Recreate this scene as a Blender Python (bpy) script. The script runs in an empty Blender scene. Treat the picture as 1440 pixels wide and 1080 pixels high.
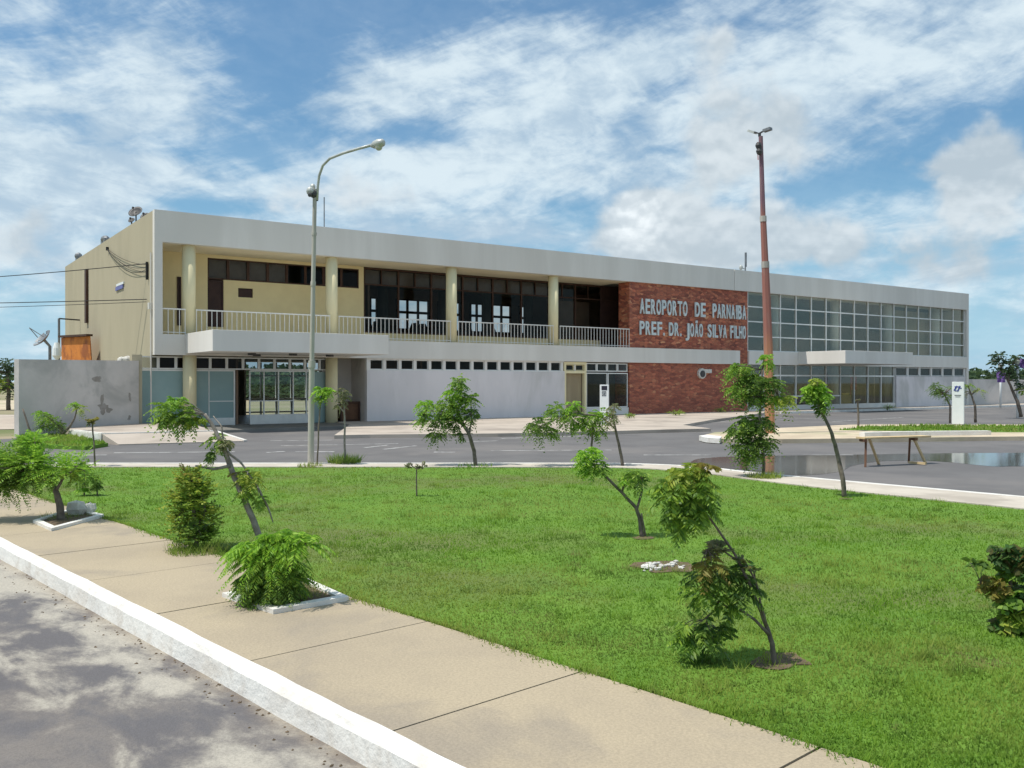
import bpy, math, random
import numpy as np
from mathutils import Vector
R_ = math.radians
rnd = random.Random(7)
C = bpy.context.scene.collection
SC = bpy.context.scene

# ------------------------------------------------------------------ camera
H = 1.87                      # eye height above the road
FPX = 1270.0; CX = 720.0; HY = 537.0
ang = R_(34.7)                # heading east of +Y
F = Vector((math.sin(ang), math.cos(ang), 0)); RT = Vector((math.cos(ang), -math.sin(ang), 0))
cam_d = bpy.data.cameras.new('camera'); cam = bpy.data.objects.new('camera', cam_d); C.objects.link(cam)
cam_d.sensor_width = 36; cam_d.lens = 36*FPX/1440; cam_d.clip_start = .05; cam_d.clip_end = 9000
cam.location = (0, 0, H)
cam.rotation_euler = (R_(90 - math.degrees(math.atan(3/FPX))), 0, -ang)
SC.camera = cam

def at(px, py, z=0.0):        # a point of the photograph on the level z
    t = FPX*(H-z)/(py-HY)
    p = F*t + RT*((px-CX)/FPX*t)
    return (p.x, p.y, z)
def dp(px, py, t):            # a point at distance t
    p = F*t + RT*((px-CX)/FPX*t)
    return Vector((p.x, p.y, H + (HY-py)*t/FPX))

# ------------------------------------------------------------------ sun and sky
SUN_EL, SUN_AZ = 66.0, -74.0   # azimuth measured from +Y towards +X
sd = bpy.data.lights.new('sun', 'SUN'); sd.energy = 4.0; sd.angle = R_(.5); sd.color = (1, .955, .88)
so = bpy.data.objects.new('sun', sd); C.objects.link(so)
sv = Vector((math.sin(R_(SUN_AZ))*math.cos(R_(SUN_EL)), math.cos(R_(SUN_AZ))*math.cos(R_(SUN_EL)), math.sin(R_(SUN_EL))))
so.rotation_euler = sv.to_track_quat('Z', 'Y').to_euler(); so.location = (0, 0, 30)

W = bpy.data.worlds.new('World'); SC.world = W; W.use_nodes = True
nt = W.node_tree; nt.nodes.clear()
class NB:
    def __init__(s, nt): s.nt = nt
    def n(s, typ, **kw):
        nd = s.nt.nodes.new(typ)
        for k, v in kw.items(): setattr(nd, k, v)
        return nd
    def plug(s, sock, v):
        if isinstance(v, bpy.types.NodeSocket): s.nt.links.new(v, sock)
        elif v is not None: sock.default_value = v
    def m(s, op, a, b=None, c=None, clamp=False):
        nd = s.n('ShaderNodeMath', operation=op, use_clamp=clamp)
        s.plug(nd.inputs[0], a)
        if b is not None: s.plug(nd.inputs[1], b)
        if c is not None: s.plug(nd.inputs[2], c)
        return nd.outputs[0]
    def comb(s, x, y, z):
        nd = s.n('ShaderNodeCombineXYZ')
        for i, v in enumerate((x, y, z)): s.plug(nd.inputs[i], v)
        return nd.outputs[0]
    def noise(s, vec, scale, detail=5, rough=.55, dist=0, dim='3D'):
        nd = s.n('ShaderNodeTexNoise', noise_dimensions=dim)
        s.plug(nd.inputs['Vector'], vec); nd.inputs['Scale'].default_value = scale
        nd.inputs['Detail'].default_value = detail; nd.inputs['Roughness'].default_value = rough
        nd.inputs['Distortion'].default_value = dist
        return nd.outputs['Fac']
    def ss(s, v, a, b, lo=0.0, hi=1.0):
        nd = s.n('ShaderNodeMapRange', interpolation_type='SMOOTHSTEP')
        s.plug(nd.inputs[0], v)
        for i, x in enumerate((a, b, lo, hi)): nd.inputs[i+1].default_value = x
        return nd.outputs[0]
    def mix(s, f, a, b):
        nd = s.n('ShaderNodeMix', data_type='RGBA')
        s.plug(nd.inputs[0], f); s.plug(nd.inputs[6], a); s.plug(nd.inputs[7], b)
        return nd.outputs[2]
B = NB(nt)
sky = B.n('ShaderNodeTexSky', sky_type='NISHITA', sun_disc=False, sun_elevation=R_(SUN_EL), sun_rotation=R_(SUN_AZ),
          air_density=1.25, dust_density=.6, ozone_density=2.2)
tc = B.n('ShaderNodeTexCoord'); sep = B.n('ShaderNodeSeparateXYZ'); nt.links.new(tc.outputs['Generated'], sep.inputs[0])
dx, dy, dz = sep.outputs
az = B.m('SUBTRACT', B.m('ARCTAN2', dx, dy), ang)         # radians, 0 = heading of the photograph
el = B.m('ARCSINE', dz)
zz = B.m('ADD', B.m('MAXIMUM', dz, 0.0), .16)
pl = B.comb(B.m('DIVIDE', dx, zz), B.m('DIVIDE', dy, zz), 0.0)
def A(px): return math.atan((px-CX)/FPX)
def E(px, py): return math.atan((HY-py)/math.hypot(FPX, px-CX))
def blob(px, py, w, h, rot=0.0):
    a0, e0 = A(px), E(px, py); wa, ha = w/FPX, h/FPX
    u = B.m('SUBTRACT', az, a0); v = B.m('SUBTRACT', el, e0)
    c, s_ = math.cos(rot), math.sin(rot)
    ur = B.m('ADD', B.m('MULTIPLY', u, c), B.m('MULTIPLY', v, s_))
    vr = B.m('SUBTRACT', B.m('MULTIPLY', v, c), B.m('MULTIPLY', u, s_))
    r2 = B.m('ADD', B.m('POWER', B.m('ABSOLUTE', B.m('DIVIDE', ur, wa)), 2.0), B.m('POWER', B.m('ABSOLUTE', B.m('DIVIDE', vr, ha)), 2.0))
    return B.m('EXPONENT', B.m('MULTIPLY', r2, -1.0))
def total(lst):
    o = None
    for wgt, b in lst:
        t = B.m('MULTIPLY', b, wgt); o = t if o is None else B.m('ADD', o, t)
    return o
# high thin cloud: fine wind-drawn fibres over soft sheets, thinned where the sky is open
wrp = B.m('MULTIPLY', B.m('SUBTRACT', B.noise(pl, .9, 4, .5), .5), .35)
def fib(rot, kx_, ky_, sc_, z_, det=9, rg=.62, ds=.4):
    c_, s_ = math.cos(rot), math.sin(rot)
    u = B.m('ADD', B.m('MULTIPLY', az, c_), B.m('MULTIPLY', el, s_)); v = B.m('SUBTRACT', B.m('MULTIPLY', el, c_), B.m('MULTIPLY', az, s_))
    v = B.m('ADD', v, B.m('MULTIPLY', wrp, .25))
    return B.noise(B.comb(B.m('MULTIPLY', u, kx_), B.m('MULTIPLY', v, ky_), z_), sc_, det, rg, ds)
n1 = fib(.28, 1.6, 7.5, 2.6, .3)
n1b = fib(-.35, 2.5, 7.0, 4.2, 3.1)
n2 = B.noise(pl, 1.35, 10, .62, .7)
n3 = B.noise(B.comb(B.m('MULTIPLY', az, 5.0), B.m('MULTIPLY', el, 9.0), 2.0), 4.6, 8, .6, .3)
bias = total([(-.22, blob(390, 90, 80, 130, -.4)), (-.12, blob(540, 20, 130, 36)), (-.12, blob(60, 70, 100, 36)), (-.16, blob(600, 192, 110, 20)), (-.10, blob(250, 210, 120, 18)),
              (-.16, blob(820, 300, 60, 26)), (-.13, blob(1180, 262, 230, 22, .16)), (-.17, blob(1385, 200, 80, 60)), (-.12, blob(860, 12, 160, 22)), (-.10, blob(950, 120, 80, 14, .2)),
              (-.15, blob(1090, 345, 36, 30)), (-.14, blob(1250, 345, 140, 18)), (-.12, blob(290, 290, 70, 10)), (-.14, blob(1400, 480, 60, 30)), (-.12, blob(30, 440, 60, 30)),
              (.12, blob(70, 250, 210, 90)), (.10, blob(220, 110, 130, 30)), (.10, blob(600, 250, 220, 40)), (.08, blob(500, 100, 90, 60)),
              (.10, blob(820, 130, 260, 80, .3)), (.07, blob(1200, 90, 260, 60, .3)), (.10, blob(950, 310, 110, 50)), (.10, blob(740, 330, 160, 20))])
dens = B.m('ADD', B.m('ADD', B.m('MULTIPLY', n1, .50), B.m('MULTIPLY', n1b, .26)), B.m('ADD', B.m('MULTIPLY', n2, .12), B.m('MULTIPLY', n3, .14)))
dens = B.m('ADD', dens, bias)
cir = B.ss(dens, .39, .62, .16, .95)
# cumulus heads: billowy edge from fine noise
nb = B.noise(B.comb(B.m('MULTIPLY', az, 9.0), B.m('MULTIPLY', el, 10.0), 5.0), 2.4, 6, .50, .15)
nb2 = B.noise(B.comb(B.m('MULTIPLY', az, 9.0), B.m('ADD', B.m('MULTIPLY', el, 10.0), .08), 5.0), 2.4, 3, .5, .15)
cum_b = total([(1.0, blob(905, 315, 52, 48, .5)), (1.0, blob(970, 335, 120, 56)), (1.0, blob(1385, 250, 85, 66)), (.95, blob(1050, 190, 100, 66)), (.75, blob(1130, 340, 110, 40)),
               (.55, blob(1010, 60, 70, 55)), (.62, blob(480, 270, 130, 42)), (.6, blob(20, 340, 110, 60)), (.6, blob(1330, 380, 90, 40))])
cum = B.ss(B.m('ADD', cum_b, B.m('MULTIPLY', B.m('SUBTRACT', nb, .5), 1.25)), .36, .74, 0, .92)
edge = blob(888, 300, 34, 46, .3)
shade = B.ss(B.m('ADD', B.m('MULTIPLY', B.m('SUBTRACT', nb, nb2), .9), B.m('MULTIPLY', n2, .9)), .28, .66)
cumcol = B.mix(B.m('ADD', B.m('MULTIPLY', shade, .50), B.m('MULTIPLY', edge, B.ss(shade, 0, 1, .35, .95)), clamp=True), (.48, .56, .62, 1), (.86, .92, .95, 1))
circol = B.mix(B.ss(B.m('ADD', B.m('MULTIPLY', n2, .6), B.m('MULTIPLY', n3, .4)), .40, .60), (.44, .57, .69, 1), (.70, .81, .87, 1))
vm = B.n('ShaderNodeVectorMath', operation='SCALE'); nt.links.new(sky.outputs[0], vm.inputs[0]); vm.inputs['Scale'].default_value = .085
tint = B.n('ShaderNodeVectorMath', operation='MULTIPLY'); nt.links.new(vm.outputs[0], tint.inputs[0]); tint.inputs[1].default_value = (.56, .98, 1.20)
skyc = tint.outputs[0]
hz = B.ss(el, -.02, .24, .75, 0)                       # milky band at the horizon
c0 = B.mix(hz, skyc, (.40, .64, .86, 1))
c1 = B.mix(cir, c0, circol); c2 = B.mix(cum, c1, cumcol)
bg = B.n('ShaderNodeBackground'); nt.links.new(c2, bg.inputs[0]); bg.inputs[1].default_value = 1.0
wo = B.n('ShaderNodeOutputWorld'); nt.links.new(bg.outputs[0], wo.inputs[0])
SC.view_settings.view_transform = 'Standard'; SC.view_settings.look = 'None'; SC.view_settings.exposure = .10; SC.view_settings.gamma = 1

# ------------------------------------------------------------------ materials
M = {}
def mat(name, c1, c2=None, scale=2.0, rough=.8, bump=0.0, bscale=None, lo=.35, hi=.65, spec=.3, stretch=None, metal=0.0, c3=None, s3=.3, fine=0.0):
    """noise between two colours, optional large-scale third colour, optional bump; world positions"""
    m = bpy.data.materials.new(name); m.use_nodes = True; t = m.node_tree; b = NB(t)
    p = t.nodes['Principled BSDF']; p.inputs['Roughness'].default_value = rough
    p.inputs['Specular IOR Level'].default_value = spec; p.inputs['Metallic'].default_value = metal
    g = b.n('ShaderNodeNewGeometry'); pos = g.outputs['Position']
    if stretch:
        mp = b.n('ShaderNodeMapping'); t.links.new(pos, mp.inputs[0]); mp.inputs['Scale'].default_value = stretch; pos = mp.outputs[0]
    if c2 is None: c2 = tuple(x*.85 for x in c1)
    f = b.ss(b.noise(pos, scale, 6, .6), lo, hi)
    col = b.mix(f, (*c1, 1), (*c2, 1))
    if c3:
        f3 = b.ss(b.noise(pos, s3, 5, .6, .4), .48, .66); col = b.mix(f3, col, (*c3, 1))
    if fine:
        ff = b.noise(g.outputs['Position'], 60, 3, .7)
        col = b.mix(b.m('MULTIPLY', b.ss(ff, .35, .65), fine), col, (0.02, .02, .02, 1))
    t.links.new(col, p.inputs['Base Color'])
    if bump:
        bn = b.n('ShaderNodeBump'); bn.inputs['Strength'].default_value = bump; bn.inputs['Distance'].default_value = .02
        t.links.new(b.noise(g.outputs['Position'], bscale or scale*6, 5, .6), bn.inputs['Height']); t.links.new(bn.outputs[0], p.inputs['Normal'])
    M[name] = m; return m
mat('white_paint', (.78, .75, .70), (.72, .69, .64), 1.2, .75, .15, 8, stretch=(1, 1, .25), c3=(.68, .68, .65), s3=.5)
mat('fascia_paint', (.77, .735, .675), (.71, .675, .615), .9, .75, .12, 8, stretch=(1, 1, .12), c3=(.68, .645, .585), s3=.35)
mat('side_paint', (.44, .39, .275), (.42, .37, .26), .8, .85, .12, 8, stretch=(1, 1, .4), c3=(.40, .355, .25), s3=.4)
mat('cream_paint', (.82, .68, .38), (.77, .63, .35), 1.0, .8, .1, 8)
mat('soffit_paint', (.82, .73, .53), (.76, .66, .47), .8, .85)
mat('column_paint', (.84, .75, .47), (.76, .67, .42), 2.0, .8, stretch=(1, 1, .3))
mat('lilac_wall', (.73, .69, .69), (.67, .635, .635), .7, .8, .1, 8, stretch=(1, 1, .4), c3=(.55, .53, .51), s3=.5)
mat('boundary_wall', (.66, .61, .57), (.55, .515, .48), .6, .9, .3, 5, c3=(.45, .43, .40), s3=.55)
mat('stain', (.30, .27, .235), (.38, .35, .32), 3.0, .9)
mat('teal_panel', (.29, .41, .40), (.25, .37, .37), .8, .35, spec=.5)
mat('brown_frame', (.06, .028, .018), (.08, .04, .025), 3, .6)
mat('brown_door', (.055, .028, .022), (.04, .02, .018), 3, .6)
mat('curtain_board', (.36, .28, .24), (.42, .34, .29), 1.5, .8)
mat('interior_dark', (.36, .24, .17), (.27, .18, .13), .7, .9)
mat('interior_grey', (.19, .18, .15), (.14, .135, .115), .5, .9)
mat('interior_floor', (.20, .18, .16), (.15, .135, .12), .5, .4)
mat('interior_tan', (.40, .33, .21), (.30, .24, .15), .9, .8, stretch=(2.2, 1, .2))
mat('orange_paint', (.66, .24, .05), (.56, .19, .04), 2.5, .8, c3=(.33, .11, .04), s3=1.2)
mat('red_cloth', (.45, .05, .04)); mat('yellow_block', (.55, .42, .08))
mat('alu', (.80, .80, .77), (.72, .72, .69), 3, .45, spec=.5, metal=.15)
mat('alu_green', (.45, .52, .47), (.38, .45, .41), 3, .5)
mat('roof_sheet', (.38, .37, .35), (.32, .31, .30), 1.0, .8)
mat('steel_grey', (.26, .27, .28), (.18, .19, .20), 3, .5, metal=.3)
mat('dark_metal', (.05, .05, .055), (.08, .075, .07), 4, .5)
mat('lamp_shell', (.55, .56, .52), (.42, .43, .40), 4, .4, metal=.2)
mat('lens', (.55, .55, .45), (.45, .46, .38), 4, .15, spec=.7)
mat('concrete_pole', (.50, .47, .41), (.40, .375, .33), 3, .9, .2, 10, stretch=(1, 1, .15), c3=(.30, .275, .24), s3=1.5)
mat('sidewalk_concrete', (.45, .37, .255), (.395, .325, .23), .9, .9, .35, 30, c3=(.34, .285, .215), s3=.8, fine=.16)
mat('kerb_paint', (.76, .74, .69), (.68, .65, .60), 2.2, .8, .5, 22, lo=.42, hi=.7, c3=(.64, .60, .54), s3=3.2)
mat('kerb_cement', (.56, .50, .42), (.47, .415, .345), 1.5, .9, .3, 14, c3=(.40, .35, .29), s3=.9)
mat('asphalt', (.168, .16, .156), (.14, .133, .131), .6, .85, .3, 50, c3=(.20, .185, .175), s3=.22, fine=.18)
mat('lane_paint', (.50, .49, .47), (.24, .235, .23), 3.5, .85, lo=.42, hi=.62)
mat('paving', (.50, .43, .36), (.42, .36, .30), .7, .9, .2, 20, c3=(.33, .28, .235), s3=.35)
mat('canopy_shade_floor', (.22, .21, .19), (.17, .165, .15), .7, .6)  # dark grey that stands for asphalt in the canopy's shade
mat('sand', (.60, .50, .36), (.48, .39, .28), .9, .95, .3, 15, c3=(.36, .34, .20), s3=.3)
mat('ground_soil', (.22, .21, .10), (.34, .28, .19), .08, .95, .3, 4, c3=(.11, .15, .045), s3=.03)
mat('bark', (.20, .165, .13), (.13, .105, .085), 14, .95, .5, 50)
mat('pale_bark', (.33, .30, .26), (.22, .195, .165), 12, .95, .5, 50)
mat('wood_pale', (.66, .50, .28), (.55, .40, .21), 5, .85, stretch=(1, 1, 1))
mat('wood_brown', (.13, .065, .04), (.17, .09, .05), 4, .8)
mat('stone_white', (.72, .70, .64), (.55, .52, .47), 9, .95, .5, 30)
mat('plastic_white', (.80, .82, .81), (.76, .78, .77), 3, .45, spec=.5)
mat('blue_print', (.05, .07, .30)); mat('dark_print', (.03, .03, .045)); mat('blue_sign', (.16, .18, .40))
mat('letter_metal', (.68, .74, .73), (.58, .65, .65), 2.5, .5, spec=.5)
mat('wire', (.03, .03, .03)); mat('purple_flag', (.18, .10, .30))
mat('soil', (.17, .12, .075), (.11, .08, .05), 6, .95, .5, 30)
mat('lawn_base', (.10, .20, .022), (.13, .235, .028), 2.2, .95, .4, 30, c3=(.13, .16, .045), s3=.35)

def pole_red():
    m = bpy.data.materials.new('red_pole'); m.use_nodes = True; t = m.node_tree; b = NB(t); p = t.nodes['Principled BSDF']
    g = b.n('ShaderNodeNewGeometry'); s = b.n('ShaderNodeSeparateXYZ'); t.links.new(g.outputs['Position'], s.inputs[0])
    mp = b.n('ShaderNodeMapping'); t.links.new(g.outputs['Position'], mp.inputs[0]); mp.inputs['Scale'].default_value = (3, 3, .5)
    n = b.noise(mp.outputs[0], 3, 6, .6)
    c = b.mix(b.ss(b.m('ADD', s.outputs[2], b.m('MULTIPLY', n, 1.5)), 3.2, 4.6), (.44, .21, .10, 1), (.31, .125, .095, 1))
    c = b.mix(b.ss(b.m('ADD', s.outputs[2], b.m('MULTIPLY', n, 1.2)), 8.0, 8.6), c, (.20, .105, .13, 1))
    c = b.mix(b.m('MULTIPLY', b.ss(n, .5, .7), .5), c, (.30, .22, .18, 1))
    t.links.new(c, p.inputs['Base Color']); p.inputs['Roughness'].default_value = .75; M['red_pole'] = m
pole_red()
def brick():
    m = bpy.data.materials.new('red_stone'); m.use_nodes = True; t = m.node_tree; b = NB(t); p = t.nodes['Principled BSDF']
    g = b.n('ShaderNodeNewGeometry')
    mp = b.n('ShaderNodeMapping'); t.links.new(g.outputs['Position'], mp.inputs[0]); mp.inputs['Scale'].default_value = (3.4, 3.4, 8.0)
    v = b.n('ShaderNodeTexVoronoi'); t.links.new(mp.outputs[0], v.inputs['Vector']); v.inputs['Scale'].default_value = 1.0
    e = b.n('ShaderNodeTexVoronoi', feature='DISTANCE_TO_EDGE'); t.links.new(mp.outputs[0], e.inputs['Vector']); e.inputs['Scale'].default_value = 1.0
    sc = b.n('ShaderNodeSeparateColor'); t.links.new(v.outputs['Color'], sc.inputs[0])
    cr = b.n('ShaderNodeValToRGB'); t.links.new(sc.outputs[0], cr.inputs[0])
    st = cr.color_ramp.elements; st[0].color = (.17, .045, .03, 1); st[1].color = (.72, .34, .17, 1)
    for q, cc in ((.3, (.34, .085, .05)), (.6, (.48, .16, .08)), (.85, (.60, .17, .09))): z = st.new(q); z.color = (*cc, 1)
    big = b.noise(g.outputs['Position'], 1.1, 6, .65, .5)
    c = b.mix(b.m('MULTIPLY', b.ss(big, .40, .62), .55), cr.outputs[0], (.36, .115, .065, 1))
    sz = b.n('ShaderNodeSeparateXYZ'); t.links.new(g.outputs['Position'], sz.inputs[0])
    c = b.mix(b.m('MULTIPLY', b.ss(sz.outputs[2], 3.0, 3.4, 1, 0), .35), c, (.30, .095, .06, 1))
    c = b.mix(b.ss(e.outputs[0], .0, .06, .7, 0), c, (.15, .08, .06, 1))
    t.links.new(c, p.inputs['Base Color']); p.inputs['Roughness'].default_value = .7
    bn = b.n('ShaderNodeBump'); bn.inputs['Strength'].default_value = .6; bn.inputs['Distance'].default_value = .03
    t.links.new(b.ss(e.outputs[0], 0, .15), bn.inputs['Height']); t.links.new(bn.outputs[0], p.inputs['Normal'])
    M['red_stone'] = m
brick()
def glass(name, tint, refl=.12, rough=.02):
    m = bpy.data.materials.new(name); m.use_nodes = True; t = m.node_tree; t.nodes.clear(); b = NB(t)
    tr = b.n('ShaderNodeBsdfTransparent'); tr.inputs[0].default_value = (*tint, 1)
    gl = b.n('ShaderNodeBsdfGlossy'); gl.inputs['Roughness'].default_value = rough; gl.inputs[0].default_value = (.9, .9, .85, 1)
    fr = b.n('ShaderNodeFresnel'); fr.inputs[0].default_value = 1.5
    mx = b.n('ShaderNodeMixShader'); t.links.new(b.m('ADD', b.m('MULTIPLY', fr.outputs[0], .16), refl*.15), mx.inputs[0])
    t.links.new(tr.outputs[0], mx.inputs[1]); t.links.new(gl.outputs[0], mx.inputs[2])
    o = b.n('ShaderNodeOutputMaterial'); t.links.new(mx.outputs[0], o.inputs[0]); M[name] = m
glass('glass_clear', (.80, .86, .86), .10); glass('glass_smoke', (.70, .72, .72), .0); glass('glass_green', (.86, .87, .84), .12)
def puddle():
    m = bpy.data.materials.new('puddle_water'); m.use_nodes = True; t = m.node_tree; b = NB(t); p = t.nodes['Principled BSDF']
    p.inputs['Base Color'].default_value = (.075, .068, .06, 1); p.inputs['Roughness'].default_value = .09; p.inputs['Specular IOR Level'].default_value = .30
    g = b.n('ShaderNodeNewGeometry'); bn = b.n('ShaderNodeBump'); bn.inputs['Strength'].default_value = .03; bn.inputs['Distance'].default_value = .01
    t.links.new(b.noise(g.outputs['Position'], 5, 3, .5), bn.inputs['Height']); t.links.new(bn.outputs[0], p.inputs['Normal'])
    M['puddle_water'] = m
puddle()
def near_road():
    m = bpy.data.materials.new('worn_road'); m.use_nodes = True; t = m.node_tree; b = NB(t); p = t.nodes['Principled BSDF']
    g = b.n('ShaderNodeNewGeometry'); pos = g.outputs['Position']
    mp = b.n('ShaderNodeMapping'); t.links.new(pos, mp.inputs[0]); mp.inputs['Rotation'].default_value = (0,0,.6); mp.inputs['Scale'].default_value = (1.0,.55,1)
    n1 = b.noise(mp.outputs[0], .75, 9, .62, .35); n2 = b.noise(mp.outputs[0], 2.4, 9, .64, .3)
    s = b.n('ShaderNodeSeparateXYZ'); t.links.new(pos, s.inputs[0])
    # sand gathers along the gutter (distance from the kerb line)
    d = b.m('SUBTRACT', b.m('ADD', 2.02, b.m('MULTIPLY', b.m('SUBTRACT', s.outputs[1], 4.32), -.131)), s.outputs[0])
    gut = b.ss(d, .3, 1.8, .03, -.115)
    f = b.m('ADD', b.m('ADD', b.m('MULTIPLY', n1, .6), b.m('MULTIPLY', n2, .42)), gut)
    sandc = b.ss(f, .49, .60)
    dark = b.mix(b.ss(n2, .38, .6), (.12, .11, .112, 1), (.19, .165, .145, 1))
    c = b.mix(b.m('MULTIPLY', sandc, .75), dark, (.52, .475, .39, 1))
    c = b.mix(b.m('MULTIPLY', b.ss(d, .04, .34, .9, 0), b.ss(b.noise(pos, 5, 6, .7), .34, .56)), c, (.22, .17, .12, 1))
    fn = b.noise(pos, 70, 3, .7); c = b.mix(b.m('MULTIPLY', b.ss(fn, .4, .65), .25), c, (.06, .055, .05, 1))
    t.links.new(c, p.inputs['Base Color'])
    t.links.new(b.ss(n1, .35, .65, .55, .9), p.inputs['Roughness'])
    bn = b.n('ShaderNodeBump'); bn.inputs['Strength'].default_value = .35; bn.inputs['Distance'].default_value = .015
    t.links.new(b.m('ADD', fn, n2), bn.inputs['Height']); t.links.new(bn.outputs[0], p.inputs['Normal'])
    M['worn_road'] = m
near_road()
def leafmat(name, cols, trans=.35, pn=0.0, pcol=None):
    m = bpy.data.materials.new(name); m.use_nodes = True; t = m.node_tree; t.nodes.clear(); b = NB(t)
    g = b.n('ShaderNodeNewGeometry'); cr = b.n('ShaderNodeValToRGB'); t.links.new(g.outputs['Random Per Island'], cr.inputs[0])
    e = cr.color_ramp.elements; e[0].color = (*cols[0], 1); e[1].color = (*cols[-1], 1)
    for i, c in enumerate(cols[1:-1]): z = e.new((i+1)/(len(cols)-1)); z.color = (*c, 1)
    c = cr.outputs[0]
    if pn: c = b.mix(b.m('MULTIPLY', b.ss(b.noise(g.outputs['Position'], pn, 6, .6, .3), .45, .66), .75), c, (*pcol, 1))
    if name == 'grass_blade':
        c = b.mix(b.m('MULTIPLY', b.ss(b.noise(g.outputs['Position'], .45, 7, .62, .5), .42, .60), .6), c, (.27, .30, .07, 1))
        c = b.mix(b.m('MULTIPLY', b.ss(b.noise(g.outputs['Position'], 3.5, 5, .7), .50, .64), .6), c, (.06, .12, .02, 1))
        c = b.mix(b.m('MULTIPLY', b.ss(b.noise(g.outputs['Position'], 1.7, 6, .7, .4), .56, .68), .6), c, (.26, .22, .10, 1))
    d = b.n('ShaderNodeBsdfPrincipled'); t.links.new(c, d.inputs['Base Color']); d.inputs['Roughness'].default_value = .5; d.inputs['Specular IOR Level'].default_value = .08 if name == 'grass_blade' else .22
    tr = b.n('ShaderNodeBsdfTranslucent')
    hs = b.n('ShaderNodeHueSaturation'); t.links.new(c, hs.inputs['Color']); hs.inputs['Value'].default_value = 1.7; t.links.new(hs.outputs[0], tr.inputs[0])
    mx = b.n('ShaderNodeMixShader'); mx.inputs[0].default_value = trans; t.links.new(d.outputs[0], mx.inputs[1]); t.links.new(tr.outputs[0], mx.inputs[2])
    o = b.n('ShaderNodeOutputMaterial'); t.links.new(mx.outputs[0], o.inputs[0]); M[name] = m
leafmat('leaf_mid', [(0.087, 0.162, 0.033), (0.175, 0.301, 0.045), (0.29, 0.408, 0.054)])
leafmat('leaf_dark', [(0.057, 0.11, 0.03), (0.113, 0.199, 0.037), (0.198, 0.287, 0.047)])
leafmat('leaf_bright', [(0.124, 0.255, 0.033), (0.222, 0.413, 0.041), (0.346, 0.509, 0.057)])
leafmat('leaf_yellow', [(0.116, 0.193, 0.029), (0.248, 0.338, 0.044), (0.396, 0.419, 0.074)])
leafmat('leaf_tip', [(.20, .16, .04), (.26, .22, .05), (.16, .19, .035)])
leafmat('leaf_red', [(0.034, 0.109, 0.028), (0.112, 0.1, 0.035), (0.056, 0.164, 0.035), (0.179, 0.109, 0.042)])
leafmat('leaf_pale', [(.16, .17, .09), (.24, .23, .12), (.13, .18, .06)])
leafmat('leaf_far', [(0.039, 0.066, 0.039), (0.055, 0.094, 0.044), (0.088, 0.132, 0.05)])
leafmat('grass_blade', [(.115, .22, .022), (.15, .275, .028), (.20, .31, .04)], .38, .9, (.095, .155, .028))

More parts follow.
